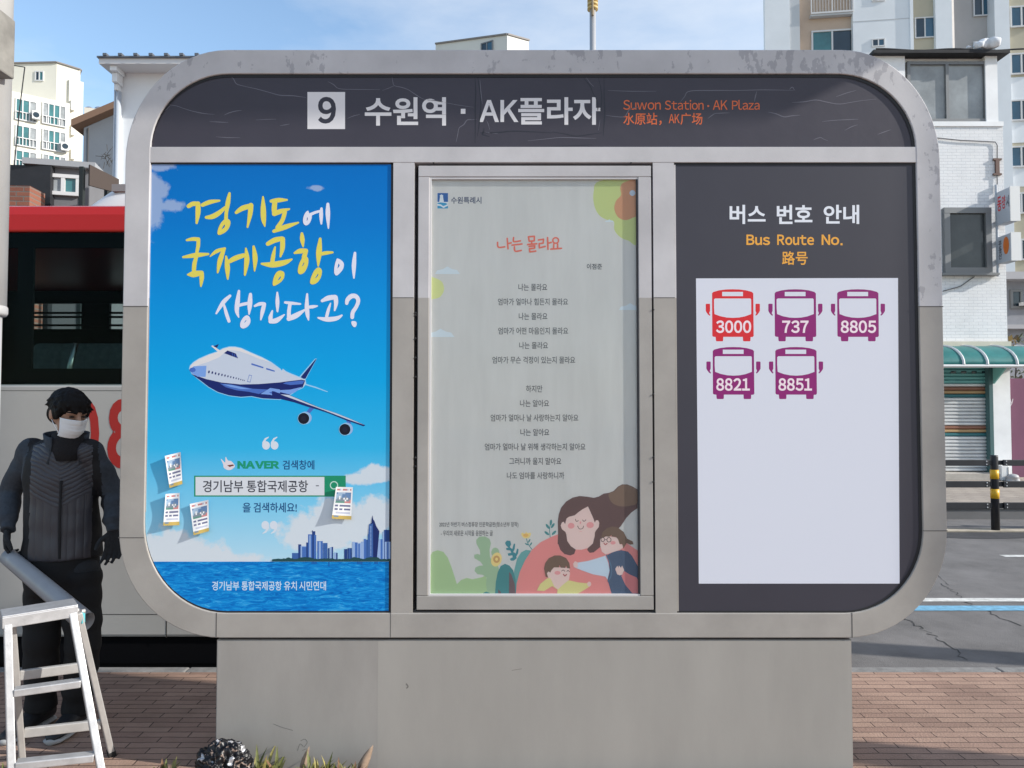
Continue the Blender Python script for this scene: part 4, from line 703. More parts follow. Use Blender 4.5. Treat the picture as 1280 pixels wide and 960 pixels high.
b.loft([[(x, y, z) for y, z in pr] for x in (BX0, BX1)], busred); bevel(b.build('roof', bus), .015)
b = MB(); b.box(BX0, BX1, BY1 - .05, BY1 - .01, 1.70, SZ(412, BY1), busblk); b.box(BX0, BX1, BY1 - .05, BY1 - .01, SZ(380, BY1), zw1, busblk)
za, zb_ = SZ(412, BY1), SZ(380, BY1)
for x0, x1 in ((BX0, -4.72), (-4.19, -3.92), (-3.40, BX1)): b.box(x0, x1, BY1 - .05, BY1 - .01, za + .002, zb_ - .002, busblk)
for k in (.14, .46, .62): b.box(-4.8, -3.3, BY1 - .07, BY1 - .055, za + (zb_ - za) * (k - .04), za + (zb_ - za) * (k + .04), busblk)
b.build('far_window_band', bus)
bglass = glass_mat('bus_tinted_glass', (.84, .96, .95), refl=.05, thru=.8, rough=.02); b = MB(); b.box(BX0, BX1, BY0 - .002, BY0 + .006, zw0 + .002, zw1 - .003, bglass); b.build('window_glass', bus)
b = MB()
for y0, y1 in ((zw1 - .10, zw1 - .004), (zw0 + .004, zw0 + .10)): b.box(BX0, BX1, BY0 + .008, BY0 + .03, y0, y1, busblk)
for x in (-5.2, -3.155, -1.3, .3): b.box(x - .05, x + .05, BY0 + .008, BY0 + .03, zw0 + .1, zw1 - .1, busblk)
b.build('window_pillar', bus)
seatm = mat('seat_cloth', (.09, .10, .105), .8, var=.3, vscale=30); rail_m = mat('grab_rail', (.5, .5, .48), .35, 1.0)
for i, px in enumerate((62, 96, 124, 154)):
    p = P(px, 470, 5.35); b = MB(); rr = []
    for z, wdt, dp in ((.8, .23, .07), (1.5, .23, .07), (1.72, .20, .06), (1.82, .16, .05), (2.02, .15, .045), (2.08, .10, .03)): rr.append([(p.x + wdt * math.cos(t), p.y + dp * math.sin(t), z) for t in [2 * math.pi * k / 16 for k in range(16)]])
    b.loft(rr, seatm); b.build('passenger_seat', bus, True)
b = MB(); q = P(86, 440, 5.1); b.tube([(q.x, 5.1, .6), (q.x + .01, 5.1, 1.9), (q.x + .05, 5.1, 2.06)], .018, rail_m); b.build('grab_pole', bus, True)
b = MB(); b.box(BX0 + .3, BX1 - .3, BY0 + .10, BY1 - .10, -.10, zs - .002, under); b.box(BX0 + .02, BX1 - .02, BY0 + .03, BY0 + .05, -.02, zs - .002, busblk); b.build('skirt', bus)
for x in (-7.2, -.6):
    for y in (BY0 + .16, BY1 - .16):
        b = MB(); b.tube([(x, y - .13, .35), (x, y + .13, .35)], .48, mat('tyre', (.02, .02, .02), .9), 28); wl = b.build('wheel', bus)
        b = MB(); b.tube([(x, y - .14, .35), (x, y + .14, .35)], .27, mat('wheel_rim', (.4, .4, .42), .35, .9), 20); b.build('rim', wl)
b = MB(); jt = mat('panel_gap', (.02, .018, .016), .8)
def jl(x0, y0, x1, y1): b.box(SX(x0, BY0), SX(x1, BY0), BY0 - .0015, BY0 + .002, SZ(y1, BY0), SZ(y0, BY0), jt)
for q in ((213, 768, 214, 797), (0, 767.6, 275, 768.2), (24, 600.5, 152, 601.2), (0, 488, 275, 488.4), (126, 689.6, 152, 690.4)): jl(*q)
b.build('panel_gap', bus)
b = MB()
for x, y in ((27, 602), (131, 692), (150, 603)): p = P(x, y, BY0); b.box(p.x - .03, p.x + .03, BY0 - .012, BY0, p.z - .014, p.z + .014, jt)
b.build('flap_latch', bus)
rnr = mat('route_number_red', (.34, .010, .008), .4); words(BY0 - .001, 'route_digit', bus, [('0', 84, 497, 124, 586, rnr, .035), ('8', 134, 498, 176, 586.5, rnr, .035)])
acw = mat('ac_white', (.62, .62, .62), .4); p = P(92, 246, 5.6); q = P(152, 210, 5.6); b = MB()
rr = [[(p.x + dx + k, y, z) for y, z in ((5.5, zt - .02), (5.45, zt + .1 * s_), (5.6, zt + (q.z - zt) * s_), (6.5, zt + (q.z - zt) * s_), (6.7, zt + .1 * s_), (6.65, zt - .02))] for k, dx, s_ in ((0, 0, .12), (.16, 0, .62), (.34, 0, .97), (.5, 0, 1.06), (1.8, 0, 1.06), (2.1, 0, .3))]
b.loft(rr, acw); ac = b.build('roof_air_conditioner', bus, True); ss_ = ac.modifiers.new('subsurf', 'SUBSURF'); ss_.levels = 2; ss_.render_levels = 2
b = MB(); g0 = P(134, 236, 5.46); g1_ = P(156, 227, 5.46); b.box(g0.x, g1_.x, 5.52, 5.60, g0.z, g1_.z, mat('ac_grille', (.22, .22, .22), .7)); b.build('grille', ac)

# ------------------------------------------------------------------ the man with the rolled poster
def remeshed(b, vox, smooth=3):
    me = bpy.data.meshes.new('tmp'); me.from_pydata([tuple(v) for v in b.v], [], b.f); me.update(); o = bpy.data.objects.new('tmp', me); COL.objects.link(o)
    r_ = o.modifiers.new('r', 'REMESH'); r_.mode = 'VOXEL'; r_.voxel_size = vox
    s_ = o.modifiers.new('s', 'SMOOTH'); s_.iterations = smooth; s_.factor = .5
    m_ = bpy.data.meshes.new_from_object(o.evaluated_get(bpy.context.evaluated_depsgraph_get()))
    v = [Vector(x.co) for x in m_.vertices]; f = [tuple(p.vertices) for p in m_.polygons]
    bpy.data.objects.remove(o); bpy.data.meshes.remove(me); bpy.data.meshes.remove(m_); return v, f
DM = 3.80
man = thing('person', 'man in dark quilted jacket, white face mask and black gloves holding a rolled poster', 'person', (P(78, 700, DM).x, DM, 0))
Q = lambda x, y, d=0.0: P(x, y, DM + d)
HC = Q(86.5, 517, -.05); HR = Matrix.Rotation(R(60), 3, 'Z') @ Matrix.Rotation(R(16), 3, 'X')
HP = lambda x, y, z: HC + HR @ Vector((x, y, z))
skin_m = mat('skin', (.40, .235, .165), .55, var=.08, vscale=20); glove = mat('glove_knit', (.022, .024, .028), .9, bump=.6, bscale=400)
J = dict(neck=Q(86, 552), chest=Q(80, 592, .02), waist=Q(78, 655), pelvis=Q(78, 705), shR=Q(41, 562), shL=Q(112, 563), elR=Q(13, 616, .04), elL=Q(141, 616, .06), wrR=Q(9, 661, -.10), wrL=Q(142, 662, -.02),
         hipR=Q(57, 715), hipL=Q(101, 715), knR=Q(52, 800, -.05), knL=Q(104, 803, -.04), anR=Q(51, 884, 0), anL=Q(96, 889, 0))
b = MB(); X0 = skin_m
TY = R(24); TC, TS = math.cos(TY), math.sin(TY)          # the trunk is turned a little towards the sign
def ell_ring(c, rx, ry, n=24):
    q = [(rx * math.cos(2 * math.pi * k / n), ry * math.sin(2 * math.pi * k / n)) for k in range(n)]
    return [(c[0] + x * TC - y * TS, c[1] + x * TS + y * TC, c[2]) for x, y in q]
def trunk(x, y, z): return Vector((J['pelvis'].x + x * TC - y * TS, DM + x * TS + y * TC, z))
b.loft([ell_ring(J['pelvis'], .15, .11), ell_ring(J['waist'], .145, .105), ell_ring(J['chest'], .16, .115), ell_ring(Q(80, 560), .13, .09), ell_ring(Q(83, 551), .07, .06)], X0)
b.tube([Q(83, 560), J['neck'], HC + Vector((0, .015, -.06))], [.07, .058, .056], X0, 14)
for s_ in 'RL':
    b.tube([J['sh' + s_], J['el' + s_], J['wr' + s_]], [.048, .04, .028], X0, 14); b.sphere(J['sh' + s_] + Vector((0, 0, -.012)), .05, X0); b.sphere(J['el' + s_], .045, X0)
    b.tube([J['hip' + s_], J['kn' + s_], J['an' + s_]], [.088, .058, .04], X0, 14); b.sphere(J['hip' + s_], .09, X0)
    an = J['an' + s_]; b.tube([an + Vector((0, .05, -.03)), an + Vector((-.01, -.08, -.045)), an + Vector((-.02, -.18, -.055))], [.035, .035, .025], X0, 12)
# head: skull, jaw, brow, nose, ears
b.sphere(HC + HR @ Vector((0, .012, .018)), (.075, .092, .098), X0, 24, 16, HR); b.sphere(HP(0, -.022, -.045), (.056, .062, .066), X0, 20, 14, HR); b.sphere(HP(0, -.048, -.085), (.03, .028, .022), X0, 14, 10, HR)
b.sphere(HP(0, -.066, .022), (.055, .022, .014), X0, 16, 10, HR); b.tube([HP(0, -.078, .018), HP(0, -.094, -.012), HP(0, -.098, -.022)], [.009, .013, .014], X0, 10)
for s_ in (-1, 1): b.sphere(HP(s_ * .078, .012, -.002), (.010, .022, .034), X0, 12, 10, HR); b.sphere(HP(s_ * .040, -.046, -.02), (.018, .018, .02), X0, 12, 8, HR)
def hand(wr, down, fwd, side, curl):
    """palm along down, fingers bending towards fwd, thumb leaving on side"""
    dn = Vector(down).normalized(); sd_ = Vector(side).normalized(); fw = Vector(fwd).normalized()
    pc = wr + dn * .05
    for k in (-1.5, -.5, .5, 1.5): b.tube([wr + dn * .005 + sd_ * k * .009, wr + dn * .05 + sd_ * k * .018, wr + dn * .090 + sd_ * k * .021], [.015, .0145, .0105], X0, 10)
    for k, ln in ((1.5, .072), (.5, .08), (-.5, .075), (-1.5, .058)):
        p = wr + dn * .090 + sd_ * k * .022; pts = [p - dn * .02, p]; ang = 0
        for j, fr in enumerate((.45, .32, .23)):
            ang += curl[j]; p = p + (dn * math.cos(ang) + fw * math.sin(ang) + sd_ * k * .07) * ln * fr * 1.1; pts.append(p)
        b.tube(pts, [.0095, .0092, .0088, .0083, .007], X0, 10)
    p = wr + dn * .028 + sd_ * .03; t1 = p + (dn * .7 + sd_ * .75 + fw * .3).normalized() * .036; t2 = t1 + (dn * .95 + sd_ * .2 + fw * .35).normalized() * .03; t3 = t2 + (dn * 1 + fw * .35).normalized() * .022
    b.tube([p - sd_ * .012, p, t1, t2, t3], [.014, .0145, .0125, .0115, .009], X0, 10)
hand(J['wrL'], (.03, -.05, -1), (-.35, -.5, .0), (-.75, -.6, 0), (.12, .25, .22))
hand(J['wrR'], (.06, -.1, -1), (.75, .65, 0), (.45, -.85, 0), (.55, .8, .7))
v, f = remeshed(b, .0045, 3)
wz = {s_: J['wr' + s_].z + .03 for s_ in 'RL'}; mi = []
for p in f:
    c = sum((v[i] for i in p), Vector()) / len(p); s_ = 'L' if c.x > J['pelvis'].x else 'R'
    mi.append(1 if c.z < Q(80, 562).z else 0)
body = link('body', v, f, [skin_m, glove], man, mi, True)
# hair
hairm = mat('black_hair', (.007, .006, .006), .6, spec=.15, bump=.5, bscale=120, stretch=(1, 1, .18)); b = MB(); rnd = random.Random(11)
b.sphere(HP(0, .020, .036), (.084, .099, .092), hairm, 28, 18, HR); b.sphere(HP(0, .062, -.014), (.074, .05, .064), hairm, 20, 12, HR)
for s_ in (-1, 1): b.sphere(HP(s_ * .070, .002, .012), (.017, .05, .042), hairm, 14, 10, HR); b.tube([HP(s_ * .074, -.028, .03), HP(s_ * .073, -.034, .0), HP(s_ * .071, -.036, -.018)], [.016, .011, .004], hairm, 8)
for i in range(190):
    th = rnd.uniform(0, math.pi * 2); el = rnd.uniform(.0, 1.35); d = Vector((math.cos(th) * math.cos(el), math.sin(th) * math.cos(el), math.sin(el)))
    p = HP(0, .018, .034) + HR @ Vector((d.x * .082, d.y * .096, d.z * .090)); q = p + HR @ Vector((d.x * .007 + rnd.uniform(-.01, .02), (-.022 if d.y < 0 else .02), -.024 + .016 * rnd.random())); b.tube([p, q], [.011, .003], hairm, 6)
for i in range(15):
    k = -1 + i / 7; p = HP(k * .066, -.060 + .032 * k * k, .084 - .012 * k * k); q = HP(k * .066 + .006, -.086 + .036 * k * k, .038 + rnd.uniform(-.008, .010)); b.tube([p, (p + q) / 2 + HR @ Vector((0, -.004, 0)), q], [.014, .010, .003], hairm, 7)
v, f = remeshed(b, .0055, 1); link('hair', v, f, [hairm], man, None, True)
# mask with pleats and ear loops, eyes, brows
maskm = mat('mask_fabric', (.80, .82, .84), .8, bump=.15, bscale=300); vs_ = []; fs = []; nu, nv = 22, 16
for j in range(nv + 1):
    for i in range(nu + 1):
        u = -1 + 2 * i / nu; t = j / nv; an = u * 1.15; wdt = .066 - .012 * t; z = -.006 - .098 * t - .012 * (1 - abs(u)) * (t - .1)
        ydep = .104 - .004 * abs(t - .25) - .045 * max(0, t - .55) ** 1.5 * 2 - .006 * u * u
        pl_ = .0022 * (1 if (t * 6) % 1 < .5 else -1) * (1 - abs(u) ** 4) * (0 if t < .15 or t > .85 else 1); nose = .010 * math.exp(-(u / .22) ** 2) * max(0, 1 - t * 2.4)
        vs_.append(HP(wdt * math.sin(an) * 1.14, -(ydep * math.cos(an * .93)) - pl_ - nose, z))
for j in range(nv):
    for i in range(nu): fs.append((j * (nu + 1) + i, j * (nu + 1) + i + 1, (j + 1) * (nu + 1) + i + 1, (j + 1) * (nu + 1) + i))
mk = link('face_mask', vs_, fs, [maskm], man, None, True); so_ = mk.modifiers.new('solid', 'SOLIDIFY'); so_.thickness = .0015
b = MB()
for s_ in (-1, 1):
    for z0_, z1_ in ((-.012, .012), (-.085, -.02)): b.tube([HP(s_ * .062, -.046, z0_), HP(s_ * .076, -.02, (z0_ + z1_) / 2), HP(s_ * .081, .012, z1_)], .0016, maskm, 6)
b.build('ear_loop', mk)
dk = mat('eye_dark', (.012, .01, .01), .25)
for s_ in (-1, 1):
    b = MB(); b.sphere(HP(s_ * .031, -.081, .006), (.014, .006, .0045), dk, 12, 8, HR); b.build('eye', man, True)
    b = MB(); b.tube([HP(s_ * .014, -.090, .024), HP(s_ * .034, -.087, .031), HP(s_ * .052, -.071, .026)], [.004, .0045, .002], hairm, 6); b.build('eyebrow', man, True)
# jacket
quilt = bpy.data.materials.new('quilted_nylon'); quilt.use_nodes = True; t = quilt.node_tree; bs = t.nodes['Principled BSDF']; bs.inputs['Base Color'].default_value = (.042, .042, .052, 1); bs.inputs['Roughness'].default_value = .48
c = nd(t, 'ShaderNodeTexCoord'); mpq = nd(t, 'ShaderNodeMapping'); mpq.inputs['Rotation'].default_value = (0, 0, -TY); t.links.new(c.outputs['Object'], mpq.inputs['Vector']); s = nd(t, 'ShaderNodeSeparateXYZ'); t.links.new(mpq.outputs['Vector'], s.inputs[0]); qn = nd(t, 'ShaderNodeTexNoise', Scale=9.0, Detail=3.0); t.links.new(c.outputs['Object'], qn.inputs['Vector']); ab = nd(t, 'ShaderNodeMath', operation='ABSOLUTE'); t.links.new(s.outputs['X'], ab.inputs[0])
zz = nd(t, 'ShaderNodeMath', operation='MULTIPLY_ADD'); zz.inputs[1].default_value = -.55; t.links.new(ab.outputs[0], zz.inputs[0]); zn = nd(t, 'ShaderNodeMath', operation='MULTIPLY_ADD'); zn.inputs[1].default_value = .035; t.links.new(qn.outputs['Fac'], zn.inputs[0]); t.links.new(s.outputs['Z'], zn.inputs[2]); t.links.new(zn.outputs[0], zz.inputs[2])
w1 = nd(t, 'ShaderNodeMath', operation='MULTIPLY'); w1.inputs[1].default_value = 2 * math.pi / .048; t.links.new(zz.outputs[0], w1.inputs[0]); w1s = nd(t, 'ShaderNodeMath', operation='SINE'); t.links.new(w1.outputs[0], w1s.inputs[0])
w2_ = nd(t, 'ShaderNodeMath', operation='MULTIPLY'); w2_.inputs[1].default_value = 2 * math.pi / .07; t.links.new(s.outputs['X'], w2_.inputs[0]); w2s = nd(t, 'ShaderNodeMath', operation='SINE'); t.links.new(w2_.outputs[0], w2s.inputs[0])
ch = nd(t, 'ShaderNodeMath', operation='GREATER_THAN'); ch.inputs[1].default_value = Q(78, 628).z; t.links.new(zz.outputs[0], ch.inputs[0])
sw = nd(t, 'ShaderNodeMix', data_type='FLOAT'); t.links.new(ch.outputs[0], sw.inputs['Factor']); t.links.new(w2s.outputs[0], sw.inputs['A']); t.links.new(w1s.outputs[0], sw.inputs['B'])
av = nd(t, 'ShaderNodeMath', operation='ABSOLUTE'); t.links.new(sw.outputs['Result'], av.inputs[0]); pw_ = nd(t, 'ShaderNodeMath', operation='POWER'); pw_.inputs[1].default_value = .4; t.links.new(av.outputs[0], pw_.inputs[0])
bp = nd(t, 'ShaderNodeBump', Strength=.4, Distance=.012); t.links.new(pw_.outputs[0], bp.inputs['Height']); t.links.new(bp.outputs['Normal'], bs.inputs['Normal'])
sleeve = mat('sleeve_fabric', (.034, .042, .055), .8, var=.25, vscale=60, bump=.3, bscale=25); jblack = mat('jacket_black', (.006, .006, .008), .75, bump=.4, bscale=18)
b = MB(); cx = J['pelvis'].x
b.loft([ell_ring(Q(79, 696), .178, .13, 32), ell_ring(Q(79, 690), .181, .133, 32), ell_ring(Q(79, 660), .172, .128, 32), ell_ring(Q(78, 625), .166, .128, 32), ell_ring(Q(78, 592, .01), .178, .135, 32), ell_ring(Q(79, 570, .01), .17, .12, 32), ell_ring(Q(80, 556, .01), .135, .10, 32), ell_ring(Q(83, 547, .01), .09, .085, 32)], quilt)
rn = random.Random(5)
for s_ in 'RL':
    sh, el, wr = J['sh' + s_], J['el' + s_], J['wr' + s_]; pts = []; rad = []
    for i in range(15):
        k = i / 14; p = sh.lerp(el, k * 2) if k < .5 else el.lerp(wr + (wr - el).normalized() * .012, k * 2 - 1); pts.append(p); rad.append((.068 - .026 * k) * (1 + .05 * math.sin(i * 2.3)) + rn.uniform(-.002, .003) - (.01 if i > 12 else 0))
    b.tube(pts, rad, sleeve, 16); b.sphere(sh + Vector((0, 0, -.012)), .074, sleeve)
v, f = remeshed(b, .009, 3); v = [p + Vector((noise.noise(p * 11) * .007 + noise.noise(p * 24) * .003, noise.noise(p * 11 + Vector((5, 0, 0))) * .009, noise.noise(p * 14 + Vector((0, 8, 0))) * .004)) for p in v]; mi = []; hemz = Q(79, 700).z
for p in f:
    c = sum((v[i] for i in p), Vector()) / len(p); ddx, ddy = c.x - cx, c.y - DM; dx = abs(ddx * TC + ddy * TS); dy_ = -ddx * TS + ddy * TC; yoke = Q(80, 566).z + (.05 - .30 * dx)
    mi.append(1 if dx > .178 - max(0, (c.z - Q(80, 600).z)) * .12 and c.z < Q(80, 553).z + .02 and (dx > .19 or (c.z > Q(80, 620).z and dx > .16)) else 2 if (c.z > yoke + .03 or dx > .135 or dy_ > .02) else 0)
jk = link('jacket', v, f, [quilt, sleeve, jblack], man, mi, True)
b = MB(); yf = -.140; b.tube([trunk(.004, yf + .006, hemz + .03), trunk(.002, yf, Q(80, 655).z), trunk(.003, yf + .004, Q(80, 620).z), trunk(.004, yf + .01, Q(80, 598).z)], .006, jblack, 8); b.build('zipper', jk)
b = MB(); scm = mat('scarf_knit', (.012, .011, .013), .95, bump=.5, bscale=200); nk = J['neck']
b.loft([ell_ring(Q(84, 575, -.045), .06, .07), ell_ring(Q(85, 562, -.03), .082, .085), ell_ring(Q(86, 551, -.02), .083, .085), ell_ring(Q(87, 541, -.02), .076, .08)], scm); b.build('neck_warmer', man, True)
b = MB(); rr = []
for z_, k, th in ((Q(84, 570).z, 1.10, 0), (Q(84, 558).z, .97, 0), (Q(84, 546).z, .90, 0), (Q(84, 538).z, .93, 0)):
    rr.append((z_, k))
for sgn in (-1, 1):
    vs_ = []; fs = []; N = 14
    for z_, k in rr:
        for i in range(N + 1):
            an = R(-90) + TY + sgn * R(34 + 144 * i / N); vs_.append((J['neck'].x - .004 + .108 * k * math.cos(an), DM - .005 + .105 * k * math.sin(an), z_ - .035 * (1 - i / N) ** 2))
    for j in range(len(rr) - 1):
        for i in range(N): fs.append((j * (N + 1) + i, j * (N + 1) + i + 1, (j + 1) * (N + 1) + i + 1, (j + 1) * (N + 1) + i))
    b.add(vs_, fs, sleeve)
cl = b.build('collar', jk, True); so_ = cl.modifiers.new('solid', 'SOLIDIFY'); so_.thickness = .008
# trousers, shoes
trs = mat('black_trousers', (.006, .006, .007), .85, bump=.5, bscale=14); b = MB()
b.loft([ell_ring(Q(78, 690), .165, .125), ell_ring(Q(78, 720), .175, .13), ell_ring(Q(78, 738), .165, .12)], trs); rn = random.Random(9)
for s_ in 'RL':
    hp, kn, an = J['hip' + s_], J['kn' + s_], J['an' + s_]; pts = []; rad = []
    for i in range(20):
        k = i / 19; p = hp.lerp(kn, k * 2) if k < .5 else kn.lerp(an, k * 2 - 1); pts.append(p); rad.append(.097 - .026 * k + .004 * math.sin(i * 2.1) + rn.uniform(-.003, .003))
    b.tube(pts, rad, trs, 18)
v, f = remeshed(b, .010, 2); link('trousers', v, f, [trs], man, None, True)
shm = mat('black_shoe', (.012, .012, .014), .55); sol = mat('shoe_sole', (.35, .35, .35), .7)
for s_ in 'RL':
    an = J['an' + s_]; dx = -.03 if s_ == 'R' else .0; b = MB(); b2 = MB()
    def ring_at(y, hw, z0_, z1_, off): return [(an.x + off + hw * math.cos(t_), an.y + y, z0_ + (z1_ - z0_) * (.5 + .5 * math.sin(t_))) for t_ in [2 * math.pi * k / 16 for k in range(16)]]
    b.loft([ring_at(.085, .028, .02, .085, 0), ring_at(.07, .04, .018, .115, 0), ring_at(0, .046, .018, .125, dx * .3), ring_at(-.07, .05, .018, .095, dx * .7), ring_at(-.14, .05, .018, .07, dx), ring_at(-.19, .042, .018, .055, dx * 1.2), ring_at(-.215, .02, .02, .04, dx * 1.3)], shm)
    sh_ = b.build('shoe', man, True)
    b2.loft([ring_at(.088, .03, .0, .024, 0), ring_at(.07, .043, .0, .026, 0), ring_at(0, .049, .0, .026, dx * .3), ring_at(-.14, .054, .0, .028, dx), ring_at(-.2, .044, .0, .03, dx * 1.2), ring_at(-.222, .02, .004, .03, dx * 1.3)], sol); b2.build('sole', sh_, True)
# rolled poster in his hand
rollm = mat('poster_back', (.27, .28, .30), .35, var=.12, vscale=6); A0 = P(10, 696, 3.70); B0 = P(106, 777, 3.44); ax = (B0 - A0).normalized(); e1 = ax.cross(Vector((0, 1, 0))).normalized(); e2 = ax.cross(e1)
vs_ = []; fs = []; NS = 44; NL = 10
for j in range(NL + 1):
    k = j / NL
    for i in range(NS + 1):
        an = -1.2 + 2 * math.pi * 1.55 * i / NS; r_ = (.041 + .006 * k) * (1 - .13 * (1 - i / NS)) * (1 + .08 * math.sin(an * 2 + .5)); vs_.append(A0.lerp(B0, k) + e1 * r_ * math.cos(an) * 1.08 + e2 * r_ * math.sin(an) + ax * (.012 * (i / NS) if j == NL else 0))
for j in range(NL):
    for i in range(NS): fs.append((j * (NS + 1) + i, j * (NS + 1) + i + 1, (j + 1) * (NS + 1) + i + 1, (j + 1) * (NS + 1) + i))
ro_ = link('rolled_poster', vs_, fs, [rollm], None, None, True, origin=A0); so_ = ro_.modifiers.new('solid', 'SOLIDIFY'); so_.thickness = .0012
tag(ro_, 'loosely rolled silver grey poster held in the masked man\'s hand above the ladder', 'rolled poster')

# ------------------------------------------------------------------ aluminium step ladder
alu = mat('aluminium', (.50, .50, .51), .42, .5, var=.16, vscale=22, bump=.06, bscale=160); alu2 = mat('aluminium_worn', (.46, .445, .43), .5, .35, var=.16, vscale=12); rub = mat('black_rubber', (.015, .015, .015), .8)
FL0, FR0 = P(9.5, 777, 3.06), P(90, 764, 3.20); FL1, FR1 = G(16, 1026), G(134, 1004)
RL0, RR0 = P(15, 775, 3.12), P(98, 765, 3.25); RL1, RR1 = G(29, 962), G(140, 944)
lad = thing('step_ladder', 'small aluminium step ladder standing in front of the masked man at the left edge', 'ladder', ((FL1 + RR1) / 2 - Vector((0, 0, ((FL1 + RR1) / 2).z)))[:])
across = (FR0 - FL0).normalized(); back = Vector((-across.y, across.x, 0)).normalized()
for a0_, a1_, m_ in ((FL0, FL1, alu), (FR0, FR1, alu)):
    b = MB(); b.bar(a0_, a1_, .029, .038, m_, back); rl = bevel(b.build('front_rail', lad), .004)
    b = MB(); e = (a1_ - a0_).normalized(); b.bar(a1_ - e * .05, a1_, .036, .046, rub, back); bevel(b.build('rubber_foot', rl), .004)
for a0_, a1_ in ((RL0, RL1), (RR0, RR1)):
    b = MB(); b.bar(a0_, a1_, .026, .036, alu2, back); rl = bevel(b.build('rear_rail', lad), .004)
    b = MB(); e = (a1_ - a0_).normalized(); b.bar(a1_ - e * .028, a1_ + e * .003, .034, .044, rub, back); bevel(b.build('rubber_foot', rl), .004)
def on(a0_, a1_, yy):                      # point of a rail that shows at picture height yy
    lo_, hi_ = 0.0, 1.0
    for _ in range(40):
        k = (lo_ + hi_) / 2; p = a0_.lerp(a1_, k) - CAM; u = Vector((0, math.cos(PITCH), math.sin(PITCH))); v_ = Vector((0, -math.sin(PITCH), math.cos(PITCH))); y_ = 480 - FPX * p.dot(v_) / p.dot(u)
        if y_ < yy: lo_ = k
        else: hi_ = k
    return a0_.lerp(a1_, k)
for yl, yr in ((866, 852), (957, 944)):
    pa, pb = on(FL0, FL1, yl), on(FR0, FR1, yr); b = MB(); b.bar(pa + across * .015, pb - across * .015, .05, .030, alu, Vector((0, 0, 1))); bevel(b.build('step', lad), .004)
for yl, yr in ((845, 832), (917, 904)):
    pa, pb = on(RL0, RL1, yl), on(RR0, RR1, yr); b = MB(); b.bar(pa + across * .013, pb - across * .013, .022, .042, alu2, Vector((0, 0, 1))); bevel(b.build('rear_rung', lad), .004)
b = MB(); ca, cb = FL0 - across * .02, FR0 + across * .02; up_ = Vector((0, 0, 1)); mid_ = back * .048
b.bar(ca + mid_ + up_ * .014, cb + mid_ + up_ * .014, .135, .03, alu, up_); b.bar(ca - back * .018, cb - back * .018, .006, .046, alu, up_); bevel(b.build('top_step', lad), .004)
for p in (FR0, RR0): b = MB(); b.tube([p + across * .012, p + across * .026], .009, alu2, 10); b.build('hinge_bolt', lad)
b = MB(); tq = mat('turquoise_tape', (.12, .45, .5), .5); b.bar(RR0 + across * .016 + Vector((0, 0, -.05)), RR0 + across * .016 + Vector((0, 0, .0)), .012, .02, tq); b.build('turquoise_clip', lad)

# ------------------------------------------------------------------ black bag and weeds at the foot of the pedestal
bagm = mat('black_plastic_bag', (.006, .006, .008), .38, bump=.08, bscale=30, spec=.35); bags = mat('silver_wrap', (.42, .42, .44), .3, .4, bump=.25, bscale=30); bagb = mat('brown_wrap', (.22, .16, .13), .4, bump=.4, bscale=30)
bm = bmesh.new(); bmesh.ops.create_icosphere(bm, subdivisions=6, radius=1); c = P(278, 953, 3.16); c.z = .088; vs_ = []; 
for v in bm.verts:
    d = v.co.normalized(); n1 = noise.noise(d * 1.9 + Vector((3, 1, 0))); n2 = noise.noise(d * 4.0 + Vector((2, 4, 1))); n3 = abs(noise.noise(d * 3.4 + Vector((1, 1, 1)))); n4 = abs(noise.noise(d * 4.2 + Vector((5, 5, 5))))
    n5 = abs(noise.noise(d * 8.5 + Vector((4, 0, 3)))); k = 1.08 + .16 * n1 + .05 * n2 - .26 * n3 - .2 * n4 - .045 * n5; q = c + Vector((d.x * .116 * k, d.y * .10 * k, d.z * .125 * k)); q.z = max(q.z, .001); vs_.append(q)
fs = [tuple(v.index for v in f_.verts) for f_ in bm.faces]; mi = []
for f_ in bm.faces:
    d = f_.calc_center_median().normalized(); n1 = noise.noise(d * 2.4 + Vector((.4, 8, 2))) + .35 * noise.noise(d * 6); mi.append(1 if n1 > .46 and d.z > -.2 else 2 if -.04 < n1 < .02 and d.y < .1 and d.z > -.1 else 0)
bm.free(); tag(link('plastic_bag', vs_, fs, [bagm, bags, bagb], None, mi, True, origin=(c.x, c.y, 0)), 'crumpled black and silver plastic bag lying at the left corner of the pedestal', 'plastic bag')
lf = [mat('weed_leaf', (.115, .125, .035), .6, var=.3, vscale=40), mat('weed_leaf_yellow', (.27, .235, .075), .6, var=.3, vscale=40), mat('weed_leaf_red', (.15, .075, .035), .6)]
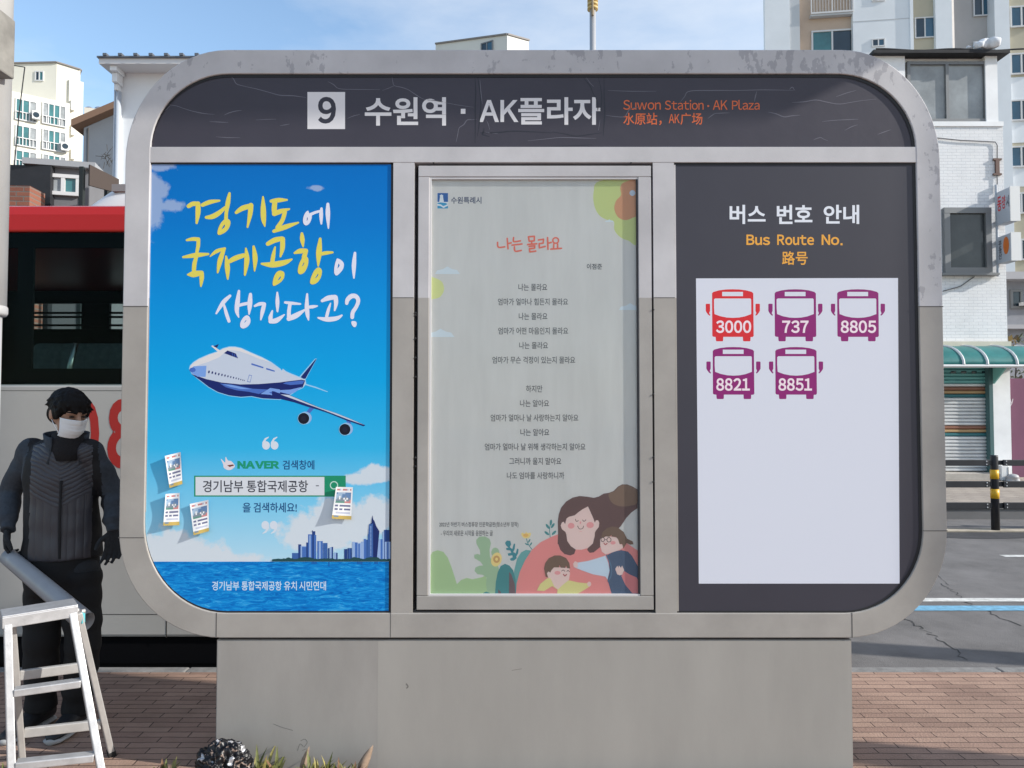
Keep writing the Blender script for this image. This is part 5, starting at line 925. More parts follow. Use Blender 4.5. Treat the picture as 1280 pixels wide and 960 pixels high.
def clump(label, x, y, D, n_, L_, w_, seed, red=.1, stem=False):
    rnd = random.Random(seed); b = MB(); o = P(x, 955, D); o.z = 0
    for i in range(n_):
        an = rnd.uniform(0, 6.28); el = rnd.uniform(.45, 1.35); L1 = L_ * rnd.uniform(.6, 1.1); base = o + Vector((rnd.uniform(-.5, .5) * L_ * .8, rnd.uniform(-.3, .3) * L_ * .6, 0)); d = Vector((math.cos(an), math.sin(an), 0)); pts = []
        for j in range(6):
            k = j / 5; pts.append(base + d * L1 * k * math.cos(el) * (1 + .2 * k) + Vector((0, 0, L1 * (k * math.sin(el) - .35 * k * k * math.cos(el)))))
        sd_ = Vector((-d.y, d.x, 0)); vs_ = []; fs = []
        for j, p in enumerate(pts):
            k = j / 5; hw = .68 * w_ * (.35 + 1.5 * k * (1 - k) * 1.7) * (1 - k ** 4) ; vs_ += [p - sd_ * hw + Vector((0, 0, hw * .5)), p, p + sd_ * hw + Vector((0, 0, hw * .5))]
        for j in range(5): fs += [(3 * j, 3 * j + 1, 3 * j + 4, 3 * j + 3), (3 * j + 1, 3 * j + 2, 3 * j + 5, 3 * j + 4)]
        b.add(vs_, fs, lf[2] if rnd.random() < red else lf[rnd.random() < .45])
    ob = b.build('weed_clump', None, True, origin=o); tag(ob, label, 'weeds', 'weeds growing along the foot of the pedestal')
clump('green and yellow weed clump right beside the black plastic bag', 326, 940, 3.24, 64, .165, .012, 1, .04)
clump('bushy yellow green weed clump between the two dry leaves, nearer the left one', 398, 945, 3.22, 74, .135, .011, 2, .03)
clump('yellow and reddish weed clump just left of the right dry leaf', 436, 948, 3.22, 66, .115, .011, 3, .3)
clump('low green weed clump on the bricks left of the plastic bag', 204, 950, 3.22, 44, .115, .014, 4, .03)
clump('dark weed clump showing between the ladder rails', 14, 950, 3.20, 44, .12, .011, 5, .15)
dry = mat('dry_leaf', (.26, .19, .14), .7, var=.3, vscale=30)
def dryleaf(label, x, D, h, lean, wd):
    o = P(x, 955, D); o.z = 0; vs_ = []; fs = []
    for j in range(9):
        k = j / 8; hw = wd * math.sin(math.pi * min(1, k * .93 + .07)) ** .8
        for i in range(7):
            u = -1 + i / 3; vs_.append(o + Vector((lean * k * k + u * hw * .55, -.5 * hw * (1 - u * u) + u * hw * .35, h * k + .006 * u * u)))
    for j in range(8):
        for i in range(6): fs.append((j * 7 + i, j * 7 + i + 1, (j + 1) * 7 + i + 1, (j + 1) * 7 + i))
    ob = link('dry_leaf', vs_, fs, [dry], None, None, True, origin=o); so_ = ob.modifiers.new('solid', 'SOLIDIFY'); so_.thickness = .0015; tag(ob, label, 'dry leaf', 'curled dry leaves standing at the foot of the pedestal')
dryleaf('narrow curled brown dry leaf, left of the pedestal\'s two', 378, 3.27, .135, .03, .024)
dryleaf('broad curled grey brown dry leaf right of the reddish weeds', 452, 3.27, .14, .05, .04)
bb = MB(); bb.box(SX(270, 3.3), SX(1062, 3.3), 3.30, 3.37, -.05, .006, soilm); o = bb.build('soil_strip'); o['kind'] = 'structure'
# ------------------------------------------------------------------ post at the left edge
pp = mat('post_paint', (.40, .395, .385), .5, var=.1, vscale=4); D = 2.6; cx = SX(8.6, D) - .093
post = thing('lamp_post', 'pale grey lamp post at the left edge carrying a dark box', 'post', (cx, D, 0))
b = MB(); b.tube([(cx, D, 0), (cx, D, SZ(392, D))], .062, pp, 24); b.build('lower_pole', post, True)
b = MB(); b.tube([(cx, D, SZ(384, D) - .001), (cx, D, 5.2)], .075, pp, 24); b.build('upper_pole', post, True)
b = MB(); b.tube([(cx, D, SZ(394, D)), (cx, D, SZ(391, D)), (cx, D, SZ(384, D)), (cx, D, SZ(382, D))], [.074, .079, .079, .076], pp, 24); b.build('collar_ring', post, True)
b = MB(); b.box(cx - .09, SX(10.8, D - .02), D - .15, D - .02, SZ(103, D), SZ(30, D), mat('box_grey', (.22, .21, .19), .7, var=.35, vscale=9)); bx_ = bevel(b.build('control_box', post), .006)
b = MB(); b.tube([(cx + .05, D - .085, SZ(30, D)), (cx + .045, D - .08, SZ(-10, D)), (cx + .03, D - .06, SZ(-60, D))], .018, mat('black_cable', (.02, .02, .022), .6)); b.build('cable', bx_, True)

# ------------------------------------------------------------------ helpers for buildings
pane_t = mat('pane_teal', (.05, .17, .18), .08, var=.3, vscale=.8, spec=.7); pane_d = mat('pane_dark', (.018, .035, .05), .08, var=.3, vscale=.6, spec=.7); pane_b = mat('pane_blue', (.03, .10, .16), .07, var=.3, vscale=.5, spec=.7); pane_g = mat('pane_grey', (.30, .32, .33), .3, var=.35, vscale=1.6); wfr = mat('window_frame_white', (.62, .62, .62), .5); gfr = mat('window_frame_grey', (.20, .205, .21), .5, .3)
def window(pl, parent, x0, y0, x1, y1, panes=2, fm=None, gms=None, ft=.06, dep=.06, sill=False, w0=0.0):
    u0, u1, z0, z1 = pl.rect(x0, y0, x1, y1, w0); fm = fm or wfr; gms = gms or [pane_b, pane_d]; b = MB()
    b.bx(pl, u0, u1, w0 + .004, w0 + dep, z1 - ft, z1, fm); b.bx(pl, u0, u1, w0 + .004, w0 + dep, z0, z0 + ft, fm)
    for k in range(panes + 1):
        c = u0 + (u1 - u0 - ft) * k / panes; b.bx(pl, c, c + ft, w0 + .004, w0 + dep - .004, z0 + ft + .001, z1 - ft - .001, fm)
    if sill: b.bx(pl, u0 - ft, u1 + ft, w0 + .002, w0 + dep + .05, z0 - .05, z0 - .002, fm)
    wn = b.build('window', parent)
    for k in range(panes):
        b = MB(); a0 = u0 + (u1 - u0 - ft) * k / panes + ft; a1 = u0 + (u1 - u0 - ft) * (k + 1) / panes; b.bx(pl, a0 + .002, a1 - .002, w0 + .006, w0 + dep * .45, z0 + ft + .002, z1 - ft - .002, gms[k % len(gms)]); b.build('pane', wn)
    return wn
def wallbox(pl, parent, name, x0, y0, x1, y1, m, w0=-8, w1=0.0, zb=None):
    u0, u1, z0, z1 = pl.rect(x0, y0, x1, y1, w1); b = MB(); b.bx(pl, u0, u1, w0, w1, z0 if zb is None else zb, z1, m); return b.build(name, parent)

# ------------------------------------------------------------------ apartment tower, right
APT = Plane(956, 47, R(-7.5)); aw = mat('apartment_white', (.72, .75, .78), .8, var=.07, vscale=.35); apg = mat('apartment_grey', (.52, .54, .56), .8, var=.06, vscale=.4); ape = mat('apartment_peach', (.52, .40, .31), .8, var=.08, vscale=.5); abe = mat('apartment_beige', (.46, .42, .32), .8, var=.08, vscale=.5); agr = mat('apartment_warm_grey', (.44, .42, .41), .8, var=.08, vscale=.5)
apt = thing('apartment_tower', 'tall white, peach and beige apartment tower rising behind the white brick shop', 'apartment building', tuple(APT.pt(8, 0, 0)))
for x0, x1, m_, w1 in ((956, 987, aw, 0), (987, 1000, apg, -.05), (1000, 1066, ape, -.35), (1066, 1137, aw, .02), (1137, 1141, aw, .10), (1141, 1168.5, abe, -.18), (1168.5, 1189, aw, .12), (1242, 1260.5, aw, .14), (1260.5, 1330, abe, -.12)):
    u0 = APT.uv(x0, 30)[0]; u1 = APT.uv(x1, 30)[0]; b = MB(); b.bx(APT, u0, u1, -.4 if x0 < 1000 else -10, w1, 0, 34, m_); b.build('wall_bay', apt)
u0 = APT.uv(1189, 30)[0]; u1 = APT.uv(1242, 30)[0]; b = MB(); pts = []
for i in range(13):
    t_ = i / 12; pts.append((u0 + (u1 - u0) * t_, .12 - .9 * math.sin(min(1, t_ * 1.6) * math.pi / 2)))
v = [APT.pt(u, w_, z) for z in (0, 34) for u, w_ in pts]; b.add(v, [(i, i + 1, i + 14, i + 13) for i in range(12)], agr); b.build('curved_bay', apt, True)
for y0 in (-58, 38, 134):                            # living room glazing above balustrades
    for x0, x1, yy0, yy1, g in ((1014, 1066, y0, y0 + 58, [pane_t, pane_d]),):
        wn = window(APT, apt, x0, y0, x1, y0 + 46, 2, wfr, g, .10, .12, w0=-.345)
        b = MB(); ua, ub, za, zb2 = APT.rect(1013.5, y0 + 52, 1066.5, y0 + 74, .05)
        b.bx(APT, ua, ub, .02, .08, zb2 - .07, zb2, wfr); b.bx(APT, ua, ub, .02, .08, za, za + .10, wfr)
        for k in range(15): c = ua + (ub - ua - .04) * k / 14; b.bx(APT, c, c + (.07 if k in (0, 7, 14) else .025), .025, .06, za + .1, zb2 - .07, wfr)
        b.build('balustrade', apt)
        b = MB(); b.bx(APT, ua, ub, -.34, .012, za - .12, za + .02, apg); b.build('balcony_slab', apt)
for x0, y0, x1, y1 in ((1089.5, -8, 1106, 2), (1089.5, 48.5, 1106, 58.5), (1089.5, 106, 1106, 116)): window(APT, apt, x0, y0, x1, y1, 2, wfr, [pane_d, pane_b], .07, .06, w0=.02)
for y0 in (-36, 22, 80): window(APT, apt, 1143, y0, 1168.2, y0 + 26, 2, wfr, [pane_d, pane_b], .07, .10, w0=-.18)
window(APT, apt, 1216, -6, 1239, 20.5, 2, wfr, [pane_d, pane_b], .07, .10, w0=-.75); window(APT, apt, 1216, 52, 1239, 80, 2, wfr, [pane_d, pane_b], .07, .10, w0=-.75)
for y0 in (8, 67, 125, 183, 241, 299): window(APT, apt, 1261.8, y0, 1290, y0 + 26.5, 2, wfr, [pane_b, pane_d], .09, .12, w0=-.12)
for y0 in (24.5, 82, 140): 
    b = MB(); ua, ub, za, zb2 = APT.rect(1066, y0, 1137, y0 + .9, .02); b.bx(APT, ua, ub, .02, .035, za, zb2, apg); b.build('string_course', apt)
for y0 in (38, 96, 150, 205):
    b = MB(); ua, ub, za, zb2 = APT.rect(1260.5, y0, 1300, y0 + 28, -.1); b.bx(APT, ua, ub, -.12, -.105, za, zb2, aw if y0 > 60 else abe); b.build('spandrel', apt)

# ------------------------------------------------------------------ white brick shop, right
SH = Plane(1086, 17, 0); wb = brick_mat('white_painted_brick', (.86, .86, .865), (.82, .825, .835), (.66, .67, .69), .21, .072, .006, 'XZ', stain=.16, bump=.5, stainscale=.9); wp = mat('white_plaster', (.84, .845, .85), .8, var=.10, vscale=1.4)
shop = thing('brick_shop', 'narrow white painted brick shop with green awning and closed roller shutter', 'shop', tuple(SH.pt(1.5, 0, 0)))
zr = SZ(70, 17); ztop = SZ(155, 17); zaw = SZ(432, 17); ur = SH.uv(1259, 400)[0]
uS0 = SH.uv(1176, 500)[0]; uS1 = SH.uv(1237.5, 500)[0]; zS = SZ(457, 17)
b = MB(); b.bx(SH, 0, ur, -7, 0, zaw, ztop, wb); b.bx(SH, 0, uS0, -7, 0, .0, zaw - .001, wb); b.build('brick_wall', shop)
b = MB(); b.bx(SH, SH.uv(1238, 500)[0], SH.uv(1262, 500)[0], -7, .03, 0, zaw - .001, wp); b.bx(SH, uS0, uS1, -7, -.25, 0, zaw - .002, wp); b.bx(SH, uS0, uS1, -.249, .0, zS + .22, zaw - .002, wp); b.build('plaster_pier', shop)
b = MB(); u1232 = SH.uv(1232, 100)[0]; b.bx(SH, 0, SH.uv(1131.5, 100)[0], -7, .0, ztop + .001, zr, wp); b.bx(SH, u1232, ur - .1, -7, 0, ztop + .001, zr, wp); b.bx(SH, SH.uv(1131.5, 100)[0], u1232, -7, -.14, ztop + .001, zr, wp); b.bx(SH, .8, ur, -.02, .03, ztop - .06, ztop + .05, wp); b.build('upper_wall', shop)
window(SH, shop, 1132, 79, 1231, 154, 2, gfr, [pane_g, pane_g], .07, .10, w0=-.13)
window(SH, shop, 1177.5, 261, 1236, 342.5, 1, gfr, [mat('pane_murky', (.05, .055, .055), .12, var=.45, vscale=1.1, spec=.6)], .13, .12, True, .0)
b = MB(); b.bx(SH, SH.uv(1088, 70)[0], SH.uv(1257, 70)[0], -7.2, .16, zr, zr + .075, mat('roof_membrane', (.025, .026, .03), .8, var=.3, vscale=5)); b.tube([SH.pt(SH.uv(x, 68)[0], .12, zr + .09 + .02 * math.sin(x * .07)) for x in range(1092, 1290, 8)], .02, MATS['roof_membrane'], 8); b.build('flat_roof', shop)
b = MB(); q = SH.pt(SH.uv(1232, 62)[0], .1, zr + .12)
for dx, r_ in ((0, .17), (.1, .15), (-.12, .13), (.03, .16), (-.3, .08), (-.22, .09), (-.42, .05)): b.sphere(q + Vector((dx, rnd.uniform(-.1, .1), r_ * .8)), (r_, r_ * .8, r_ * .85), mat('white_tarp', (.66, .67, .70), .8, var=.15, vscale=6, bump=.6, bscale=9), 16, 10)
v, f = remeshed(b, .022, 1); v = [p + Vector((noise.noise(p * 6), noise.noise(p * 6 + Vector((7, 0, 0))), noise.noise(p * 7 + Vector((0, 9, 0))))) * .05 for p in v]; tag(link('tarp_bundle', v, f, [MATS['white_tarp']], None, None, True, origin=q), 'white wrapped bundle lying on the flat roof of the brick shop', 'tarp bundle')
# brown serif letter on the wall, wire along it
b = MB(); br_ = mat('letter_brown', (.13, .075, .06), .6); 
for x0, y0, x1, y1 in ((1240.4, 198.6, 1250.6, 201), (1240.4, 217.2, 1250.6, 219.6), (1243.2, 201, 1247.8, 217.2)): ua, ub, za, zb2 = SH.rect(x0, y0, x1, y1); b.bx(SH, ua, ub, .005, .05, za + .001, zb2 - .001, br_)
b.build('wall_letter', shop)
b = MB(); b.tube([SH.pt(SH.uv(x, y)[0], .03, SH.uv(x, y)[1]) for x, y in ((1100, 168), (1176, 173.5), (1200, 176), (1243, 178), (1245.5, 182), (1245.5, 240))], .012, mat('old_cable', (.16, .16, .17), .7), 6); b.tube([SH.pt(SH.uv(x, y)[0], .03, SH.uv(x, y)[1]) for x, y in ((1178, 364), (1200, 358), (1217, 346))], .012, MATS['old_cable'], 6); b.build('wall_cable', shop)
# awning: teal panels between white ribs
tealp = mat('awning_teal', (.02, .16, .155), .45, var=.25, vscale=3); b = MB(); rb = MB(); NU = 18; zA = zaw - .03; zB = SZ(457, 16.2)
ua = SH.uv(1140, 440)[0]; ub = SH.uv(1268, 440)[0]
def aw_pt(u, k): return SH.pt(u, .02 + .95 * math.sin(k * math.pi / 2), zA - (zA - zB) * (1 - math.cos(k * math.pi / 2)))
rows = [[aw_pt(ua + (ub - ua) * i / NU, k / 8) for i in range(NU + 1)] for k in range(9)]
b.add([p for r_ in rows for p in r_], [(j * (NU + 1) + i, j * (NU + 1) + i + 1, (j + 1) * (NU + 1) + i + 1, (j + 1) * (NU + 1) + i) for j in range(8) for i in range(NU)], tealp)
b.add([aw_pt(ub, k / 8) for k in range(9)] + [SH.pt(ub, .02, zB)], [tuple(range(10))], tealp)
awn = b.build('awning', shop, True); so_ = awn.modifiers.new('solid', 'SOLIDIFY'); so_.thickness = .01
for x in (1146, 1172, 1200, 1235, 1268):
    u = SH.uv(x, 445)[0] if x < 1268 else ub; rb.tube([aw_pt(u, k / 8) + Vector((0, -.012, .012)) for k in range(9)], .03, wfr, 8)
rb.tube([aw_pt(ua, 1) + Vector((0, -.01, -.02)), aw_pt(ub, 1) + Vector((0, -.01, -.02))], .035, wfr, 8); rb.build('awning_rib', awn)
b = MB(); cream = mat('cream_fascia', (.60, .56, .46), .7); b.bx(SH, 0, SH.uv(1261, 430)[0], .004, .09, zaw - .03, zaw + .09, cream); b.build('fascia', shop)
b = MB(); b.add([SH.pt(uS1 + .05, .04, zS), SH.pt(uS1 + .05, .75, zS + .14), SH.pt(uS1 + .05, .04, zS - .42), SH.pt(uS1 + .09, .04, zS), SH.pt(uS1 + .09, .75, zS + .14), SH.pt(uS1 + .09, .04, zS - .42)], [(0, 1, 2), (5, 4, 3), (0, 3, 4, 1), (1, 4, 5, 2), (2, 5, 3, 0)], mat('bracket_teal', (.20, .48, .44), .5)); b.build('awning_bracket', shop)
# roller shutter
b = MB(); sl = mat('shutter_slat', (.62, .63, .64), .4, .3, var=.12, vscale=3); st_ = mat('shutter_teal', (.16, .42, .42), .45); sb_ = mat('shutter_brown', (.26, .12, .08), .5); so2 = mat('shutter_ochre', (.44, .28, .14), .5); sdk = mat('shutter_dark_teal', (.03, .15, .17), .5)
zb0 = SZ(590, 17); N = 30
for i in range(N):
    z1_ = zS - (zS - zb0) * i / N; h_ = (zS - zb0) / N; k = i
    m_ = st_ if k < 5 else sb_ if k in (6, 17) else so2 if k in (7, 18) else sdk if k in (8, 19) else sl
    b.add([SH.pt(u, w_, z) for u in (uS0 + .1, uS1 - .04) for w_, z in ((-.14, z1_), (-.10, z1_ - h_ * .25), (-.10, z1_ - h_ * .7), (-.14, z1_ - h_ * .98))], [(0, 1, 5, 4), (1, 2, 6, 5), (2, 3, 7, 6)], m_)
shut = b.build('roller_shutter', shop)
b = MB(); 
for k in range(6): u = uS0 + .3 + k * .24; b.bx(SH, u, u + .12, -.104, -.095, zS - .17, zS - .12, pane_d)
b.build('shutter_slot', shut)
b = MB(); b.bx(SH, uS1 - .04, uS1 + .045, -.2, .045, 0, zS + .2, mat('jamb_teal', (.06, .13, .135), .5)); b.build('door_jamb', shop)
b = MB(); b.bx(SH, uS0 - .3, uS1 - .05, -.24, .35, .0, SZ(592, 16.7), mat('step_stone', (.42, .39, .35), .85, var=.2, vscale=5)); b.build('door_step', shop)
# two projecting signs
bs_ = mat('sign_bracket', (.12, .12, .125), .6, .4); face = mat('sign_face_grey', (.42, .45, .50), .5); endw = mat('sign_end_white', (.72, .72, .71), .5)
def projecting(label, y0, y1, x_end, words):
    yw = 17.0; xw = P(1243, 300, yw).x; za, zb2 = SZ(y1, 16.6), SZ(y0, 16.6); D1 = 16.42; x1_ = P(x_end, 300, D1).x
    t = thing('projecting_sign', label, 'sign', (xw, 16.7, za), 'signs projecting from the brick shop')
    b = MB(); b.box(xw, xw + .21, D1 + .02, 16.9, za, zb2, face); bevel(b.build('sign_box', t), .01)
    b = MB(); b.box(xw - .006, xw + .216, D1, D1 + .019, za - .01, zb2 + .01, endw); b.build('end_cap', t)
    b = MB(); b.box(xw + .06, xw + .15, 16.9, 16.995, za + .05, za + .14, bs_); b.box(xw + .06, xw + .15, 16.9, 16.995, zb2 - .14, zb2 - .05, bs_); b.build('bracket', t)
    for body_, yc, zc, h_, m_, wd in words:
        vs_, f_ = glyphs(body_, .02); ax_, bx2 = min(v[0] for v in vs_), max(v[0] for v in vs_); ay_, by_ = min(v[1] for v in vs_), max(v[1] for v in vs_); b = MB()
        b.add([(xw - .003, 16.9 - yc - wd * ((v[0] - ax_) / (bx2 - ax_)), za + (zb2 - za) * zc + h_ * ((v[1] - ay_) / (by_ - ay_) - .5)) for v in vs_], f_, m_); b.build('sign_lettering', t)
    return t, xw, za, zb2
sr = mat('sign_red', (.55, .03, .04), .5); sbk = mat('sign_ink', (.03, .035, .06), .5)
projecting('white ended projecting sign with red letters, upper of the two on the shop', 236, 278, 1261, [('동', .03, .62, .34, sr, .14), ('양', .19, .62, .30, sr, .12), ('시', .33, .60, .26, MATS['sign_ink'], .10)])
t2, xw, za, zb2 = projecting('white ended projecting sign with an orange oval, lower of the two on the shop', 293, 327, 1261, [('부', .04, .74, .15, sbk, .11), ('동', .04, .5, .15, sbk, .11), ('산', .04, .27, .15, sbk, .11)])
b = MB(); b.add([(xw - .003, 16.9 - .30 - .10 * math.cos(k * math.pi / 12), (za + zb2) / 2 + .06 + .20 * math.sin(k * math.pi / 12)) for k in range(24)], [tuple(range(24))], mat('sign_orange', (.62, .16, .03), .5)); b.build('orange_oval', t2)
b = MB(); q = SH.pt(SH.uv(1244, 285)[0], .06, 0); b.tube([(q.x, q.y, SZ(232, 17)), (q.x, q.y, SZ(346, 17))], .03, face, 10); b.build('sign_post', shop)

# ------------------------------------------------------------------ right edge: plum wall, grey house, meter box
b = MB(); b.box(SX(1262.5, 17.4), 19, 17.4, 17.6, 0, SZ(473, 17.4), mat('plum_paint', (.17, .065, .115), .75, var=.12, vscale=1.5)); q = (SX(1262.5, 17.4), 17.4, 0)
pw_ob = thing('plum_wall', 'plum painted wall to the right of the shop\'s white pier', 'wall', q); b.build('wall_face', pw_ob)
aP = Art(17.395); aP.stroke([(1262, 508), (1264.5, 505), (1266, 499)], 1.2, ink(190, 180, 186)); aP.stroke([(1264.5, 505), (1262.5, 498)], 1.0, ink(190, 180, 186)); aP.build('chalk_mark', pw_ob)
GH = Plane(1255, 24, 0); gh = thing('grey_house', 'shaded grey house with dark window and eave behind the plum wall', 'house', tuple(GH.pt(2, 0, 0)))
ghm = mat('grey_render', (.26, .27, .30), .85, var=.2, vscale=1.2); b = MB(); b.bx(GH, -1, 9, -6, 0, 0, SZ(352, 24), ghm); b.build('wall', gh)
b = MB(); b.bx(GH, -1.2, 9.2, -6.2, .5, SZ(352, 24), SZ(343, 24), mat('eave_grey', (.34, .34, .36), .7)); b.bx(GH, -1, 9.2, .004, .3, SZ(412, 24), SZ(407, 24), MATS['eave_grey']); b.build('eave', gh)
window(GH, gh, 1261.5, 362, 1277, 386, 1, gfr, [pane_d], .08, .08); b = MB(); b.bx(GH, GH.uv(1271, 380)[0], GH.uv(1285, 380)[0], .1, .5, SZ(383, 24), SZ(379, 24), wfr); b.build('pipe', gh)
clutter = mat('dark_clutter', (.05, .045, .04), .9, var=.5, vscale=4)
tf = MB(); rnd = random.Random(21); lfm = [mat('shrub_leaf', (.035, .05, .025), .7), mat('shrub_leaf_brown', (.075, .06, .04), .8), mat('shrub_leaf_ochre', (.20, .14, .05), .8)]
for i in range(900):
    p = Vector((SX(1272, 19) + rnd.gauss(.2, .45), 19 + rnd.gauss(0, .4), rnd.uniform(.2, SZ(418, 19)))); s_ = rnd.uniform(.04, .10); d1 = Vector((rnd.gauss(0, 1), rnd.gauss(0, 1), rnd.gauss(0, 1))).normalized() * s_; d2 = Vector((rnd.gauss(0, 1), rnd.gauss(0, 1), rnd.gauss(0, 1))).normalized() * s_ * .6
    tf.add([p - d1, p + d2, p + d1, p - d2], [(0, 1, 2, 3)], lfm[2] if p.z > SZ(440, 19) and rnd.random() < .35 else lfm[rnd.random() < .4])
ts = thing('shrub', 'dark straggly shrub standing between plum wall and grey house', 'shrub', (SX(1272, 19), 19, 0)); tf.build('foliage', ts); b = MB()
for k in range(5): b.tube([(SX(1272, 19) + .1 * k - .2, 19, 0), (SX(1272, 19) + .25 * k - .5, 19 + .1 * k, 1.8), (SX(1272, 19) + .35 * k - .7, 19, 3.2)], [.04, .025, .01], clutter, 6)
b.build('stem', ts)
mb_ = thing('meter_box', 'white meter box standing against the pier behind the guard rail', 'utility box', (SX(1255, 16.6), 16.6, 0)); b = MB(); b.box(SX(1248, 16.6), SX(1258, 16.6), 16.6, 16.9, 0, SZ(582, 16.6), endw); bevel(b.build('cabinet', mb_), .015); b = MB(); b.box(SX(1256.5, 16.6), SX(1257, 16.6), 16.592, 16.6, .1, SZ(584, 16.6), bs_); b.build('door_gap', mb_)
b = MB(); gbm = mat('grey_plastic', (.36, .36, .37), .5)
for x, y, r_ in ((1266, 596, .11), (1269, 601, .09), (1263, 601, .08)): b.sphere(P(x, y, 16.5), (r_ * 1.2, r_, r_ * .62), gbm, 14, 10)
v, f = remeshed(b, .02, 2); tag(link('white_sack', v, f, [gbm], None, None, True, origin=(SX(1266, 16.5), 16.5, 0)), 'small pale sack lying beside the meter box at the plum wall', 'sack')

# ------------------------------------------------------------------ guard rail along the road
gd = mat('rail_black', (.022, .023, .028), .45, var=.2, vscale=6); yb_ = mat('reflective_yellow', (.72, .40, .02), .4); YG = 10.57
PXS = [SX(1239.5, YG) + 2.0 * k for k in range(-3, 3)]
gr_ = thing('guard_rail', 'black road guard rail with three flat bars and yellow banded posts', 'guard rail', (PXS[3], YG, -.12))
zpt = SZ(569, YG)
for i, x in enumerate(PXS):
    b = MB(); b.tube([(x, YG, -.12), (x, YG, zpt - .02), (x, YG, zpt)], [.056, .050, .046], gd, 18); ps = b.build('post', gr_, True)
    for y0, y1 in ((587, 598.5), (611, 623)):
        b = MB(); b.tube([(x, YG, SZ(y1, YG)), (x, YG, SZ(y0, YG))], .056, yb_, 18); b.build('yellow_band', ps, True)
    if i < len(PXS) - 1:
        for y0, y1 in ((574.5, 582), (601, 609), (627.5, 636)):
            b = MB(); b.box(x + .10, PXS[i + 1] - .10, YG - .05, YG - .02, SZ(y1, YG), SZ(y0, YG), gd); b.box(x + .04, x + .16, YG - .02, YG + .0, SZ(y1, YG) + .01, SZ(y0, YG) - .01, gd); b.box(PXS[i + 1] - .16, PXS[i + 1] - .04, YG - .02, YG, SZ(y1, YG) + .01, SZ(y0, YG) - .01, gd); r_ = bevel(b.build('rail', gr_), .006)
            b = MB(); zc = (SZ(y0, YG) + SZ(y1, YG)) / 2
            for xx in (x + .14, PXS[i + 1] - .14):
                for dz in (-.022, .022): b.sphere((xx, YG - .05, zc + dz), .009, wfr, 8, 6)
            b.build('bolt', r_)
ff = MB(); ff.box(-30, 40, 11.7, 11.85, -.13, SZ(636, 11.7), mat('low_concrete_wall', (.17, .168, .17), .85, var=.15, vscale=1.2)); ff.box(-30, 40, 11.68, 11.87, SZ(636, 11.7) + .001, SZ(633.8, 11.7), kerbm); ff.box(-30, 40, 11.694, 11.6995, SZ(654.6, 11.7), SZ(654, 11.7), seam_m); cw = ff.build('low_concrete_wall', origin=(5, 11.77, -.13)); tag(cw, 'low grey concrete wall running behind the guard rail posts', 'low wall')

# ------------------------------------------------------------------ buildings behind the bus, left
CB = Plane(-60, 80, R(37)); cb_m = mat('cream_render', (.72, .69, .60), .8, var=.05, vscale=.3); cg_m = mat('tower_grey_side', (.60, .585, .55), .8, var=.06, vscale=.3)
cbb = thing('cream_apartment', 'sunlit cream apartment block with balcony glazing and stair tower at the far left', 'apartment building', tuple(CB.pt(4, 0, 0)))
uL = CB.uv(-60, 200)[0]; uR = CB.uv(86, 200)[0]; zc0 = CB.uv(20, 115)[1]; b = MB(); b.bx(CB, uL, uR, -9, 0, 0, zc0, cb_m); b.build('main_block', cbb)
uT0, uT1 = CB.uv(85.5, 150)[0], CB.uv(103.5, 150, -1.2)[0]; zT = CB.uv(86, 80)[1]
b = MB(); b.bx(CB, uR + .002, uT1, -9, -1.2, 0, zT - 1.3, cb_m); b.build('stair_block', cbb)
TW = Plane(13, 84, R(-24)); b = MB(); t0 = CB.pt(CB.uv(72.5, 90)[0], -1.5, 0); t1 = CB.pt(CB.uv(102.5, 90)[0] , -1.5, 0); back_ = Vector((-.92, -.05, 0)).normalized() * 7
zt1 = zT + .4; v = [t0, t1, t1 + Vector((-4, 5, 0)), t0 + back_]; v = [Vector((p.x, p.y, zc0 - .5)) for p in v] + [Vector((p.x, p.y, zz_)) for p, zz_ in zip(v, (zt1, zt1 - .2, zt1 - .8, zt1 - .35))]
b.add(v, [(0, 1, 5, 4), (1, 2, 6, 5), (2, 3, 7, 6), (3, 0, 4, 7), (4, 5, 6, 7)], cb_m); b.build('stair_tower', cbb)
b = MB(); rim = mat('roof_rim', (.22, .20, .19), .7); 
for i in (4, 5, 7):
    j = {4: 5, 5: 6, 7: 4}[i]; b.bar(v[i] + Vector((0, 0, .06)), v[j] + Vector((0, 0, .06)), .35, .16, rim)
b.build('roof_rim', cbb)
TP = Plane(13, 1, 0); TP.o = v[3].copy(); TP.u = (Vector((v[0].x - v[3].x, v[0].y - v[3].y, 0))).normalized(); TP.n = Vector((TP.u.y, -TP.u.x, 0)); window(TP, cbb, 44, 89, 55, 101.5, 2, wfr, [pane_d, pane_t], .12, .1)
for y0, y1, sh_ in ((125, 152, 6), (158, 184, 5), (189, 212, 3)):
    for x0, x1, gl_ in ((19, 46, [pane_t, pane_t, pane_g]), (52.5, 82.5, [pane_g, pane_t, pane_t, pane_g])):
        dy = (x0 - 19) * .16; window(CB, cbb, x0, y0 + dy, x1, y1 + dy, len(gl_), wfr, gl_, .12, .12)
        ua, ub, za, zb2 = CB.rect(x0, y0 + dy + (y1 - y0) * .55, x1, y1 + dy); b = MB(); b.bx(CB, ua, ub, .15, .2, za + .9, za + 1.0, wfr); b.bx(CB, ua, ub, .15, .2, za, za + .12, wfr)
        for k in range(7): c = ua + (ub - ua - .08) * k / 6; b.bx(CB, c, c + .07, .152, .198, za + .12, za + .9, wfr)
        b.build('balcony_rail', cbb)
